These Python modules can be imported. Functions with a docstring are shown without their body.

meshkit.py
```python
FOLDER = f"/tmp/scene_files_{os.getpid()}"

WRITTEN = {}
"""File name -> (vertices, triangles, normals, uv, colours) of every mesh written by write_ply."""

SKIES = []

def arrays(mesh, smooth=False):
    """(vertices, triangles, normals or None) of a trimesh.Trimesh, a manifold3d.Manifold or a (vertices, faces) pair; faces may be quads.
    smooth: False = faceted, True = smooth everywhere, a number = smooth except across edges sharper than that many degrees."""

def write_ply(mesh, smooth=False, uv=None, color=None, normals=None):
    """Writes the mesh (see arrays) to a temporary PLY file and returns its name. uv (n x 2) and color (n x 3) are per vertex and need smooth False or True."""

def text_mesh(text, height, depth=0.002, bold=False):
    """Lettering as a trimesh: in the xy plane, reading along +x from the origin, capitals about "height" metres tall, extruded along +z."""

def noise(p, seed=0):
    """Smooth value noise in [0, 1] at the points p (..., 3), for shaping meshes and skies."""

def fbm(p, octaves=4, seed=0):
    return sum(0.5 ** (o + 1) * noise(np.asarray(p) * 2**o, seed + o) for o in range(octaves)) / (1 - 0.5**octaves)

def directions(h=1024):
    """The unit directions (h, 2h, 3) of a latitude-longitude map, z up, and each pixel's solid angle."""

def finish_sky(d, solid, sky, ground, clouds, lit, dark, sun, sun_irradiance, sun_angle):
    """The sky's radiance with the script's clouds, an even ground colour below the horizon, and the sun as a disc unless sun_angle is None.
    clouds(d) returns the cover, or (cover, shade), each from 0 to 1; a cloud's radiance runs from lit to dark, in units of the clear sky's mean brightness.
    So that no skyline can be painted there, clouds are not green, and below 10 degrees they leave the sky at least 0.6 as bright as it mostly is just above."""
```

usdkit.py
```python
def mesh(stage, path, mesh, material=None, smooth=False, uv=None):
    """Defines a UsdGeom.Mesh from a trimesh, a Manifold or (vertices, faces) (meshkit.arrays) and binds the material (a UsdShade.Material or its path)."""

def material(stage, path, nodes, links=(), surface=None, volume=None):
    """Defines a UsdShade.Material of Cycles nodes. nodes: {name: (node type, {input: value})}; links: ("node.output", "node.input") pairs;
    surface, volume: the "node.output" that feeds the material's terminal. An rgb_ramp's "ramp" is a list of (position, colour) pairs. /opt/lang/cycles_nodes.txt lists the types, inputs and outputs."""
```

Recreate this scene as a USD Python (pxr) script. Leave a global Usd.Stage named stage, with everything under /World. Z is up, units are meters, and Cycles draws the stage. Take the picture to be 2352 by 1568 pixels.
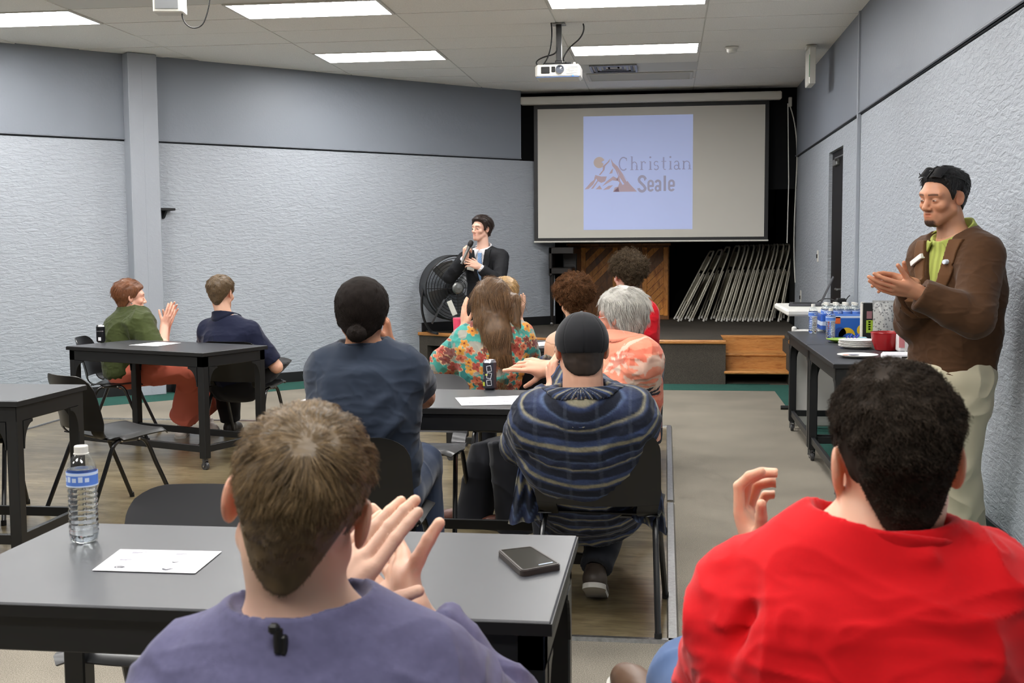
import math, random
import numpy as np, trimesh, manifold3d, usdkit, meshkit
from pxr import Usd, UsdGeom, UsdLux, UsdShade, Gf, Sdf, Vt
from shapely.geometry import Polygon, Point, LineString, box as sbox
from shapely import affinity, union_all

stage = Usd.Stage.CreateInMemory()
UsdGeom.SetStageUpAxis(stage, UsdGeom.Tokens.z)
UsdGeom.SetStageMetersPerUnit(stage, 1.0)
UsdGeom.Xform.Define(stage, '/World')
UsdGeom.Scope.Define(stage, '/World/Looks')
PI = math.pi
V = lambda *a: np.array(a, float)

# ------------------------------------------------------------------ camera, light, exposure
FPX, EYE = 2680.0, V(0, 0, 1.40)
YAW, PITCH, ROLL = -0.131194, -0.0814232, -0.006549
EXPOSURE = 0.0
LAMP = 30.0                      # strength of the ceiling light diffusers
_f = V(math.sin(YAW) * math.cos(PITCH), math.cos(YAW) * math.cos(PITCH), math.sin(PITCH))
_r = V(math.cos(YAW), -math.sin(YAW), 0); _u = np.cross(_r, _f)
CR = math.cos(ROLL) * _r + math.sin(ROLL) * _u
CU = -math.sin(ROLL) * _r + math.cos(ROLL) * _u
cam = UsdGeom.Camera.Define(stage, '/World/camera')
M = np.eye(4); M[0, :3], M[1, :3], M[2, :3], M[3, :3] = CR, CU, -_f, EYE
cam.AddTransformOp().Set(Gf.Matrix4d(*M.ravel().tolist()))
cam.CreateHorizontalApertureAttr(36.0); cam.CreateVerticalApertureAttr(24.0)
cam.CreateFocalLengthAttr(36.0 * FPX / 2352); cam.CreateClippingRangeAttr(Gf.Vec2f(0.05, 200))
cam.CreateFStopAttr(13.0); cam.CreateFocusDistanceAttr(6.5); cam.CreateExposureAttr(EXPOSURE)
# a dim even sky stands outside the closed room
dome = UsdLux.DomeLight.Define(stage, '/World/sky'); dome.CreateIntensityAttr(0.05); dome.CreateColorAttr(Gf.Vec3f(.8, .9, 1))

def ray(x, y): return (x - 1176) / FPX * CR - (y - 784) / FPX * CU + _f
def at(x, y, Y): d = ray(x, y); return EYE + d * (Y / d[1])          # the point seen at (x, y), Y metres into the room
def onz(x, y, h=0.0): d = ray(x, y); return EYE + d * ((h - EYE[2]) / d[2])

# ------------------------------------------------------------------ helpers
used = {}
def uniq(parent, name):
    k = (parent, name); n = used.get(k, 0); used[k] = n + 1
    return f'{parent}/{name}' if n == 0 else f'{parent}/{name}_{n:03d}'
def meta(p, label=None, cat=None, group=None, kind=None):
    p = p.GetPrim() if hasattr(p, 'GetPrim') else p
    for k, v in (('label', label), ('category', cat), ('group', group), ('kind', kind)):
        if v: p.SetCustomDataByKey(k, v)
    return p
def thing(name, label, cat, loc=(0, 0, 0), rz=0.0, group=None, kind=None):
    x = UsdGeom.Xform.Define(stage, uniq('/World', name))
    x.AddTranslateOp().Set(Gf.Vec3d(*map(float, loc))); x.AddRotateZOp().Set(math.degrees(rz))
    return meta(x, label, cat, group, kind)
def dup(src, loc, rz, label, cat=None, group=None):
    name = src.GetName().rstrip('0123456789').rstrip('_') if src.GetName()[-3:].isdigit() else src.GetName()
    r = thing(name, label, cat or src.GetCustomDataByKey('category'), loc, rz, group or src.GetCustomDataByKey('group'))
    r.GetReferences().AddInternalReference(src.GetPath()); r.SetInstanceable(True)
    return r
def path(p): return str(p.GetPath()) if hasattr(p, 'GetPath') else p
OFF = {}                         # things whose parts are given in world coordinates: path -> place of the thing
def off_of(p): return OFF.get('/'.join(path(p).split('/')[:3]))
def add(name, mesh, m, parent='/World', smooth=30, label=None, cat=None, group=None, kind=None, uv=None, col=None):
    if isinstance(mesh, (list, tuple)) and len(mesh) and not isinstance(mesh[0], np.ndarray): mesh = trimesh.util.concatenate(mesh)
    if (o := off_of(parent)) is not None: mesh = mesh.copy(); mesh.apply_translation(-o)
    g = usdkit.mesh(stage, uniq(path(parent), name), mesh, m, smooth=smooth, uv=uv)
    if col is not None:
        UsdGeom.PrimvarsAPI(g).CreatePrimvar('col', Sdf.ValueTypeNames.Color3fArray, 'vertex').Set(Vt.Vec3fArray.FromNumpy(np.asarray(col, np.float32)))
    meta(g, label, cat, group, kind); return g.GetPrim()

def srgb(r, g=None, b=None):
    c = np.array((r, g, b) if g is not None else [int(r[i:i + 2], 16) for i in (0, 2, 4)], float) / 255
    return tuple(np.where(c < .04045, c / 12.92, ((c + .055) / 1.055) ** 2.4))
mats = {}
def mat(name, col=None, rough=.5, metal=0., spec=.5, bump=None, vary=None, trans=0., ior=1.5, emit=None, sheen=0., coat=0., nodes=None, links=None, sss=0., aniso_scale=None, attr=None):
    """principled material; bump=(scale, strength, metres), vary=(scale, amount): brightness mottling from noise; attr: base colour from a primvar"""
    if name in mats: return mats[name]
    pr = dict(roughness=rough, metallic=metal, specular_ior_level=spec, transmission_weight=trans, ior=ior)
    if col is not None: pr['base_color'] = tuple(col)
    if emit: pr['emission_color'], pr['emission_strength'] = emit
    if sheen: pr['sheen_weight'] = sheen; pr['sheen_roughness'] = .4
    if coat: pr['coat_weight'] = coat
    if sss: pr.update(subsurface_weight=sss, subsurface_scale=.006, subsurface_radius=(1, .35, .2))
    N, L = {'p': ('principled_bsdf', pr)}, []
    src = None
    if nodes: N.update(nodes); L += links or []
    if attr: N['at'] = ('attribute', {'attribute': attr}); src = 'at.color'
    if nodes and 'out' in nodes: src = None
    N['tc'] = ('texture_coordinate', {})
    vec = 'tc.object'
    if aniso_scale:
        N['mp'] = ('mapping', {'scale': aniso_scale}); L.append(('tc.object', 'mp.vector')); vec = 'mp.vector'
    if vary:
        N['vn'] = ('noise_texture', {'scale': vary[0], 'detail': 4.0, 'roughness': .6}); L.append((vec, 'vn.vector'))
        a = vary[1]; N['vr'] = ('rgb_ramp', {'ramp': [(.25, (1 - a,) * 3), (.75, (1 + a * .6,) * 3)]}); L.append(('vn.fac', 'vr.fac'))
        N['vm'] = ('mix_color', {'blend_type': 'multiply', 'fac': 1.0, 'use_clamp': False})
        if src: L.append((src, 'vm.a'))
        elif not (nodes and any(b == 'vm.a' for _, b in L)): N['vm'][1]['a'] = tuple(col)
        L += [('vr.color', 'vm.b'), ('vm.result', 'p.base_color')]
    elif src: L.append((src, 'p.base_color'))
    if bump:
        N['bn'] = ('noise_texture', {'scale': bump[0], 'detail': 3.0, 'roughness': .6}); L.append((vec, 'bn.vector'))
        N['bp'] = ('bump', {'strength': bump[1], 'distance': bump[2]}); L += [('bn.fac', 'bp.height'), ('bp.normal', 'p.normal')]
    mats[name] = usdkit.material(stage, f'/World/Looks/{name}', N, L, surface='p.BSDF'); return mats[name]

def box(lo, hi, c=0.0):
    lo, hi = np.minimum(lo, hi).astype(float), np.maximum(lo, hi).astype(float)
    if c <= 0:
        b = trimesh.creation.box(hi - lo); b.apply_translation((lo + hi) / 2); return b
    c = min(c, .49 * (hi - lo).min()); P = []
    for sx in (0, 1):
        for sy in (0, 1):
            for sz in (0, 1):
                p = np.where([sx, sy, sz], hi, lo); s = np.where([sx, sy, sz], -1, 1) * c
                for k in range(3): q = p + s; q[k] = p[k]; P.append(q)
    return trimesh.convex.convex_hull(np.array(P))
def cbox(size, center=(0, 0, 0), c=.003):
    s = np.array(size, float) / 2; return box(np.array(center) - s, np.array(center) + s, c)
def cyl(p, q, r, n=16, r2=None):
    p, q = np.array(p, float), np.array(q, float)
    return tube([p, q], [r, r if r2 is None else r2], n)
def tube(pts, r, n=10, closed=False):
    pts = np.array(pts, float); k = len(pts); r = np.broadcast_to(np.asarray(r, float), (k,))
    t = np.gradient(pts, axis=0) if not closed else np.roll(pts, -1, 0) - np.roll(pts, 1, 0)
    t /= np.linalg.norm(t, axis=1)[:, None] + 1e-12
    a = np.cross(t[0], [0, 0, 1.]); a = a if np.linalg.norm(a) > .1 else np.cross(t[0], [0, 1., 0]); a /= np.linalg.norm(a)
    ang = np.arange(n) * 2 * PI / n; rows = []
    for i in range(k):
        a = a - t[i] * (a @ t[i]); a /= np.linalg.norm(a); b = np.cross(t[i], a)
        rows.append(pts[i] + r[i] * (np.cos(ang)[:, None] * a + np.sin(ang)[:, None] * b))
    v = np.vstack(rows); f = []
    for i in range(k if closed else k - 1):
        j = (i + 1) % k
        for m in range(n):
            m2 = (m + 1) % n; A, B, C, D = i * n + m, i * n + m2, j * n + m2, j * n + m
            f += [[A, B, C], [A, C, D]]
    if not closed:
        v = np.vstack([v, pts[0], pts[-1]]); o, e = len(v) - 2, len(v) - 1
        for m in range(n):
            m2 = (m + 1) % n; f += [[o, m2, m], [e, (k - 1) * n + m, (k - 1) * n + m2]]
    return trimesh.Trimesh(v, f, process=False)
def spline(pts, n=24):
    from scipy.interpolate import make_interp_spline
    pts = np.array(pts, float); d = np.r_[0, np.cumsum(np.linalg.norm(np.diff(pts, axis=0), axis=1))]
    return make_interp_spline(d, pts, k=min(3, len(pts) - 1))(np.linspace(0, d[-1], n))
def lathe(prof, n=32, center=(0, 0, 0)):
    prof = np.array(prof, float); ang = np.arange(n) * 2 * PI / n
    v = np.vstack([np.c_[r * np.cos(ang), r * np.sin(ang), np.full(n, z)] for r, z in prof]) + np.array(center); f = []
    for i in range(len(prof) - 1):
        for m in range(n):
            m2 = (m + 1) % n; A, B, C, D = i * n + m, i * n + m2, (i + 1) * n + m2, (i + 1) * n + m
            f += [[A, B, C], [A, C, D]]
    v = np.vstack([v, [center[0], center[1], center[2] + prof[0][1]], [center[0], center[1], center[2] + prof[-1][1]]]); k = len(prof) - 1
    for m in range(n):
        m2 = (m + 1) % n; f += [[len(v) - 2, m2, m], [len(v) - 1, k * n + m, k * n + m2]]
    return trimesh.Trimesh(v, f, process=False)
def prism(poly, h, z0=0.0):
    g = [poly] if poly.geom_type == 'Polygon' else [p for p in poly.geoms if p.geom_type == 'Polygon']
    m = trimesh.util.concatenate([trimesh.creation.extrude_polygon(p, h, engine='earcut') for p in g]); m.apply_translation((0, 0, z0)); return m
def frame(o, x, y, z):
    T = np.eye(4); T[:3, 0], T[:3, 1], T[:3, 2], T[:3, 3] = x, y, z, o; return T
def place(m, T): m = m.copy(); m.apply_transform(T); return m
def rotz(a): c, s = math.cos(a), math.sin(a); return np.array([[c, -s, 0], [s, c, 0], [0, 0, 1.]])
def unit(v): v = np.array(v, float); return v / np.linalg.norm(v)
def surf(P, thick=None):
    """a grid of points (m, n, 3) as a sheet; with thick, a solid slab pushed back along its normals"""
    m, n = P.shape[:2]; idx = np.arange(m * n).reshape(m, n)
    q = np.stack([idx[:-1, :-1], idx[1:, :-1], idx[1:, 1:], idx[:-1, 1:]], -1).reshape(-1, 4)
    f = np.vstack([q[:, [0, 1, 2]], q[:, [0, 2, 3]]]); v = P.reshape(-1, 3)
    if thick is None: return trimesh.Trimesh(v, f, process=False)
    nrm = np.cross(np.gradient(P, axis=0), np.gradient(P, axis=1)); nrm /= np.linalg.norm(nrm, axis=2)[..., None] + 1e-12
    w = (P - nrm * thick).reshape(-1, 3); k = m * n
    ring = np.r_[idx[0, :], idx[1:, -1], idx[-1, -2::-1], idx[-2:0:-1, 0]]; r2 = np.roll(ring, -1)
    s = np.vstack([np.c_[ring, r2, r2 + k], np.c_[ring, r2 + k, ring + k]])
    return trimesh.Trimesh(np.vstack([v, w]), np.vstack([f, f[:, ::-1] + k, s[:, ::-1]]), process=False)
# ------------------------------------------------------------------ materials of the room
def wall_paint(name, col, bs, st, dist, sc=(1, 1, 1), rough=.5):
    N = {'mp': ('mapping', {'scale': sc}), 'g': ('geometry', {}), 'p': ('principled_bsdf', {'base_color': col, 'roughness': rough, 'specular_ior_level': .45}),
         'n': ('noise_texture', {'scale': bs, 'detail': 4.0, 'roughness': .55, 'distortion': .6}), 'r': ('rgb_ramp', {'ramp': [(.38, (0,) * 3), (.62, (1,) * 3)]}),
         'b': ('bump', {'strength': st, 'distance': dist})}
    L = [('g.position', 'mp.vector'), ('mp.vector', 'n.vector'), ('n.fac', 'r.fac'), ('r.color', 'b.height'), ('b.normal', 'p.normal')]
    mats[name] = usdkit.material(stage, '/World/Looks/' + name, N, L, surface='p.BSDF'); return mats[name]
WALL = srgb(160, 166, 174)
m_stucco = wall_paint('wall_stucco', WALL, 27, .52, .0065, (.5, .5, 1.6), .52)
m_upper = wall_paint('wall_upper', srgb(126, 132, 142), 30, .12, .003, rough=.5)
m_column = wall_paint('wall_column', srgb(152, 157, 165), 30, .1, .003, rough=.45)
m_tile = mat('ceiling_tile', srgb(242, 241, 236), .9, spec=.2, vary=(90, .10), bump=(220, .4, .002))
m_grid = mat('ceiling_grid', srgb(214, 214, 208), .6)
m_black_base = mat('black_vinyl', srgb(22, 22, 24), .45)
m_black_wall = mat('black_paint', srgb(14, 15, 17), .8, spec=.2)
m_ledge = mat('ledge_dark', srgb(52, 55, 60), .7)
m_trim = mat('wall_trim', srgb(120, 125, 134), .5)
m_white_plastic = mat('white_plastic', srgb(212, 210, 202), .4)
m_metal = mat('brushed_metal', srgb(150, 150, 148), .35, metal=.9, vary=(60, .3))
m_blackmetal = mat('black_metal', srgb(20, 20, 22), .38)
m_chrome = mat('chrome', srgb(200, 200, 200), .2, metal=1.)
def carpet(name, a, b, sc=260):
    N = {'tc': ('geometry', {}), 'n': ('noise_texture', {'scale': sc, 'detail': 3.0, 'roughness': .7}), 'n2': ('noise_texture', {'scale': 1.6, 'detail': 3.0}),
         'r': ('rgb_ramp', {'ramp': [(.3, a), (.7, b)]}), 'r2': ('rgb_ramp', {'ramp': [(.3, (.86,) * 3), (.7, (1.1,) * 3)]}), 'm': ('mix_color', {'blend_type': 'multiply', 'fac': 1.0, 'use_clamp': False}),
         'b': ('bump', {'strength': .6, 'distance': .006}), 'p': ('principled_bsdf', {'roughness': .95, 'specular_ior_level': .1})}
    L = [('tc.position', 'n.vector'), ('tc.position', 'n2.vector'), ('n.fac', 'r.fac'), ('n2.fac', 'r2.fac'), ('r.color', 'm.a'), ('r2.color', 'm.b'), ('m.result', 'p.base_color'), ('n.fac', 'b.height'), ('b.normal', 'p.normal')]
    mats[name] = usdkit.material(stage, '/World/Looks/' + name, N, L, surface='p.BSDF'); return mats[name]
m_carpet = carpet('grey_carpet', srgb(88, 84, 76), srgb(162, 154, 140))
m_teal = carpet('teal_carpet', srgb(26, 62, 56), srgb(62, 104, 94))
m_stagecarpet = carpet('brown_carpet', srgb(52, 48, 44), srgb(98, 92, 84))
def vinyl():
    N = {'tc': ('geometry', {}), 'mp': ('mapping', {'scale': (1.5, 6.5, 1)}), 'mp2': ('mapping', {'scale': (.9, 1.6, 1)}),
         'n': ('noise_texture', {'scale': 2.2, 'detail': 6.0, 'roughness': .7, 'distortion': 1.2}), 'n2': ('noise_texture', {'scale': 1.2, 'detail': 4.0, 'roughness': .6}),
         'r': ('rgb_ramp', {'ramp': [(.25, srgb(76, 66, 46)), (.45, srgb(104, 92, 68)), (.6, srgb(124, 113, 88)), (.78, srgb(96, 84, 60))]}),
         'r2': ('rgb_ramp', {'ramp': [(.32, (.6, .57, .52)), (.62, (1.1, 1.1, 1.1))]}), 'm': ('mix_color', {'blend_type': 'multiply', 'fac': 1.0, 'use_clamp': False}),
         'p': ('principled_bsdf', {'roughness': .26, 'specular_ior_level': .5})}
    L = [('tc.position', 'mp.vector'), ('tc.position', 'mp2.vector'), ('mp.vector', 'n.vector'), ('mp2.vector', 'n2.vector'), ('n.fac', 'r.fac'), ('n2.fac', 'r2.fac'), ('r.color', 'm.a'), ('r2.color', 'm.b'), ('m.result', 'p.base_color')]
    mats['vinyl'] = usdkit.material(stage, '/World/Looks/vinyl_floor', N, L, surface='p.BSDF'); return mats['vinyl']
m_vinyl = vinyl()
def wood(name, cs, sc=(1, 1, 8), rough=.4, freq=3.0):
    N = {'tc': ('texture_coordinate', {}), 'mp': ('mapping', {'scale': sc}), 'n': ('noise_texture', {'scale': freq, 'detail': 5.0, 'roughness': .6, 'distortion': .8}),
         'r': ('rgb_ramp', {'ramp': list(zip((.3, .45, .55, .7), cs))}), 'p': ('principled_bsdf', {'roughness': rough})}
    L = [('tc.object', 'mp.vector'), ('mp.vector', 'n.vector'), ('n.fac', 'r.fac'), ('r.color', 'p.base_color')]
    mats[name] = usdkit.material(stage, '/World/Looks/' + name, N, L, surface='p.BSDF'); return mats[name]
m_oak = wood('oak_wood', (srgb(148, 90, 40), srgb(176, 118, 60), srgb(186, 130, 70), srgb(140, 84, 36)), (2, 2, 14))
m_slat = wood('slat_wood', (srgb(176, 100, 32), srgb(214, 136, 52), srgb(226, 150, 62), srgb(156, 86, 26)), (6, 6, 2))
m_darkwood = wood('dark_wood', (srgb(92, 52, 18), srgb(122, 74, 28), srgb(134, 84, 34), srgb(84, 46, 14)), (6, 6, 2))

# ------------------------------------------------------------------ room shell
CEIL, RX, BAT = 3.22, 1.523, 2.425
WA, WU = V(-5.267, 10.376, 0), V(.7137, .7004, 0); WN = V(.7004, -.7137, 0)     # the slanted wall: a point, its direction, its normal into the room
def wp(t, n=0., z=0.): return WA + WU * t + WN * n + V(0, 0, z)
def oblique(t0, t1, n0, n1, z0, z1, c=0.0):
    b = box((t0, n0, z0), (t1, n1, z1), c); return place(b, frame(WA, WU, WN, V(0, 0, 1)))
S = dict(kind='structure'); SH0 = .444
fl = thing('floor', 'grey carpet floor with teal borders and a vinyl inlay', 'floor', **S)
add('carpet', box((-9, -5, -.1), (RX + .3, 16.8, 0)), m_carpet, fl, False)
def flat(poly, z0, z1): return prism(Polygon(poly), z1 - z0, z0)
add('carpet_border', flat([(1.04, -5), (RX, -5), (RX, 11.84), (1.04, 11.84)], 0, .002), m_teal, fl, False, label='dark teal carpet border')
add('carpet_border', flat([(-.6, 11.34), (1.04, 11.34), (1.04, 11.9), (-.95, 11.9)], 0, .0021), m_teal, fl, False)
q = [wp(-3.6, .03), wp(3.5, .03), wp(3.5, .62), wp(-3.6, .62)]
add('carpet_border', flat([p[:2] for p in q], 0, .0019), m_teal, fl, False)
add('carpet_border', flat([(-2.7, 12.2), (-.55, 11.25), (-.5, 11.9), (-2.75, 12.9)], 0, .0017), m_teal, fl, False)
VX0, VX1, VY0, VY1 = -4.92, .03, 4.06, 9.0
add('vinyl_inlay', box((VX0, VY0, 0), (VX1, VY1, .004), .001), m_vinyl, fl, False, label='glossy wood-look vinyl dance floor')
def strip(a, b, w=.035, h=.014):
    a, b = V(*a, 0), V(*b, 0); u = unit(b - a); n = V(-u[1], u[0], 0); L = np.linalg.norm(b - a)
    pr = prism(Polygon([(-w / 2, 0), (-w / 3, h), (w / 3, h), (w / 2, 0)]), L)
    return place(pr, frame(a, n, V(0, 0, 1), u) @ np.diag([1, 1, 1, 1.]))
for a, b in (((VX1, 4.04), (VX1, 6.28)), ((VX1, 6.34), (VX1, 9.02)), ((VX0, VY0), (VX1 + .02, VY0)), ((VX0, VY1), (VX1, VY1)), ((VX0, VY0), (VX0, VY1))):
    add('edge_strip', strip(a, b, .045 if a[0] == b[0] == VX1 else .03), m_metal, fl, False, label='metal edge strip')

# ceiling: 2 x 4 ft tiles resting in a grid
ce = thing('ceiling', 'white suspended ceiling of speckled tiles', 'ceiling', **S)
TX, TY, TX0, TY0 = 1.21, .5645, .31, 9.145        # tile pitch; a grid crossing at (TX0, TY0)
LIGHTS = set()
for cx in (-1, -3, -5):
    for ry in (-1, 3, -5, -9, -12, -16): LIGHTS.add((cx, ry))
VENT = (-1, 5)
rnd = random.Random(3)
def wall_y(x): return WA[1] + (x - WA[0]) * WU[1] / WU[0]      # where the slanted wall stands at x
for i in range(-6, 1):
    for j in range(-1 if i > -5 else -4, 9):
        if (i, j) in LIGHTS or (i, j) == VENT: continue
        x0, x1, y0, y1 = TX0 + i * TX, TX0 + (i + 1) * TX, TY0 + j * TY, TY0 + (j + 1) * TY
        pg = Polygon([(x0 + .006, y0 + .006), (x1 - .006, y0 + .006), (x1 - .006, y1 - .006), (x0 + .006, y1 - .006)])
        room = Polygon([(-9, -5), (RX, -5), (RX, 14.12), (-1.6, 14.12), (-9, wall_y(-9))])
        pg = pg.intersection(room)
        if pg.is_empty or pg.area < .01: continue
        dz = rnd.uniform(0, .006)
        add('tile', prism(pg, .015, CEIL + dz), m_tile, ce, False)
add('grid', box((-9, -5, CEIL + .008), (RX + .1, 14.3, CEIL + .014)), m_grid, ce, False, label='ceiling grid seen in the joints')
add('slab', [box((-9, -5, CEIL + .016), (RX + .3, 16.8, CEIL + .12)), box((-9, -5, CEIL + .0105), (RX, TY0 - 4.0 * TY - .01, CEIL + .016))], m_tile, ce, False)

# walls
def wall(name, label, loc=(0, 0, 0)): return thing(name, label, 'wall', loc, **S)
wl = wall('wall_left', 'pale grey slanted wall with stucco below a ledge and smooth paint above')
add('stucco', oblique(-6, 5.50, -.2, 0, 0, BAT - .014), m_stucco, wl, False)
add('upper_panel', oblique(-6, 4.98, -.2, .012, BAT, CEIL + .05), m_upper, wl, False, label='smooth darker upper panel')
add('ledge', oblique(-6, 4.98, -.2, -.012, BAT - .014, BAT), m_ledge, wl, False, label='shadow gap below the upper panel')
add('ledge_strip', oblique(-6, 4.98, 0, .022, BAT, BAT + .014, .003), m_trim, wl, False)
for t0, t1, h in ((-6, 3.56, 0), (3.56, 5.50, .444)):
    add('baseboard_left', oblique(t0, t1, 0, .014, h, h + .105, .003), m_black_base, smooth=False, label='black vinyl baseboard on the floor below the slanted wall' if h == 0 else 'black vinyl baseboard on the stage below the slanted wall', cat='baseboard', **S)
c0, c1 = .27, .545
co = wall('wall_column', 'grey boxed column standing out of the slanted wall')
add('column', oblique(c0, c1, -.05, .16, 0, CEIL, .006), m_column, co, False)
add('corner_bead', oblique(c0 + .13, c0 + .134, .1598, .1612, 0, CEIL), m_column, co, False)
wr = wall('wall_right', 'pale grey right wall with glossy stucco below a ledge')
D0, D1, DZ = 10.52, 11.40, 2.255
add('stucco', [box((RX, -5, 0), (RX + .16, D0, BAT - .014)), box((RX, D1, 0), (RX + .16, 14.2, BAT - .014)), box((RX, D0, DZ), (RX + .16, D1, BAT - .014))], m_stucco, wr, False)
add('upper_panel', box((RX - .012, -5, BAT), (RX + .16, 14.2, CEIL + .05)), m_upper, wr, False)
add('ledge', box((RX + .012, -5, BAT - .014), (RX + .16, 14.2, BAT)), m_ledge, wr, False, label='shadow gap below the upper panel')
add('ledge_strip', box((RX - .024, -5, BAT), (RX, 14.2, BAT + .014), .003), m_trim, wr, False)
add('batten', box((RX - .03, 9.60, 0), (RX, 9.625, CEIL), .003), m_column, wr, False, label='narrow vertical batten')
for a, b in ((-5, D0), (D1, 11.84)):
    add('baseboard_right', box((RX - .014, a, 0), (RX, b, .105), .003), m_black_base, smooth=False, label='black vinyl baseboard along the right wall ' + ('near side of the door' if a < 0 else 'between door and stage'), cat='baseboard', **S)
dr = thing('door_1', 'dark brown door set back in the right wall opening', 'door', **S)
m_door = mat('door_brown', srgb(14, 11, 11), .6, spec=.2)
add('leaf', box((RX + .032, D0, 0), (RX + .09, D1, DZ), .003), m_door, dr, False)
add('door_closer', [box((RX + .005, D1 - .45, DZ - .14), (RX + .035, D1 - .2, DZ - .08), .006), tube([(RX + .02, D1 - .3, DZ - .1), (RX - .02, D1 - .55, DZ - .09), (RX + .03, D1 - .75, DZ - .07)], .008)], m_metal, dr)
add('handle', [cyl((RX + .035, D0 + .08, 1.0), (RX - .02, D0 + .08, 1.0), .012), cyl((RX - .02, D0 + .08, 1.0), (RX - .02, D0 + .2, 1.0), .01)], m_metal, dr)
wb = wall('wall_back', 'unlit black wall at the back of the stage')
add('panel', [box((-3, 16.6, 0), (RX + .3, 16.8, CEIL)), box((RX, 14.2, 0), (RX + .16, 16.6, CEIL))], m_black_wall, wb, False)
wh = wall('wall_header', 'black header above the stage opening')
add('panel', box((-1.75, 14.13, 2.05), (RX, 14.3, CEIL + .05)), m_black_wall, wh, False)
add('panel', box((-2.4, 14.3, 2.6), (RX, 16.6, 2.65)), m_black_wall, wh, False)
add('wall_near', [box((-9, -5.2, 0), (RX + .3, -5, CEIL + .1)), box((-9.2, -5, 0), (-9, 9, CEIL + .1))], m_upper, smooth=False, label='plain grey walls behind and beside the camera', cat='wall', **S)

# stage platform with nosing and two recessed wooden steps
SH = .444
st = thing('stage_platform', 'low carpeted stage platform with oak edge and recessed steps', 'stage', **S)
L0, L1 = V(-2.75, 12.85), V(-.92, 11.84)
outl = Polygon([L0, L1, (.60, 11.84), (.60, 12.5), (1.22, 12.5), (1.22, 11.84), (RX, 11.84), (RX, 16.6), (.9, 16.6), (-2.2, 13.385)])
body = manifold3d.Manifold(manifold3d.Mesh(*[np.asarray(a, t) for a, t in zip((lambda m: (m.vertices, m.faces))(prism(outl, SH - .03)), (np.float32, np.uint32))]))
lu = unit(V(*(L1 - L0), 0)); ln = V(lu[1], -lu[0], 0)
hole = place(box((.12, -.5, .09), (.62, .1, .30)), frame(V(*L0, 0), lu, -ln, V(0, 0, 1)))
hole = place(box((.12, -.1, .09), (.70, .5, .30)), frame(V(*L0, 0), lu, V(-lu[1], lu[0], 0), V(0, 0, 1)))
body = body - manifold3d.Manifold(manifold3d.Mesh(np.asarray(hole.vertices, np.float32), np.asarray(hole.faces, np.uint32)))
bm = body.to_mesh(); add('platform', trimesh.Trimesh(bm.vert_properties[:, :3], bm.tri_verts), m_stagecarpet, st, False)
add('top_carpet', prism(outl.buffer(-.02), .03, SH - .03), m_stagecarpet, st, False)
def nosing(a, b):
    a, b = V(*a, SH - .035), V(*b, SH - .035); u = unit(b - a); n = V(u[1], -u[0], 0)
    pr = prism(Polygon([(-.07, 0), (.015, 0), (.022, .008), (.022, .028), (.015, .036), (-.07, .036)]), np.linalg.norm(b - a))
    return place(pr, frame(a, n, V(0, 0, 1), u))
for a, b in ((L0, L1), (L1, (.60, 11.84)), ((.58, 12.5), (1.24, 12.5)), ((1.22, 11.84), (RX, 11.84))): add('nosing', nosing(a, b), m_oak, st, False, label='varnished oak nosing')
for z0, z1, y in ((.137, .29, 12.12), (.29, .42, 12.5)):
    add('riser', box((.6, y - .02, z0), (1.22, y, z1)), m_oak, st, False)
for z1, y0, y1 in ((.137, 11.80, 12.14), (.29, 12.085, 12.52)):
    add('tread', box((.585, y0, z1 - .028), (1.235, y1, z1), .008), m_oak, st, False)

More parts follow.
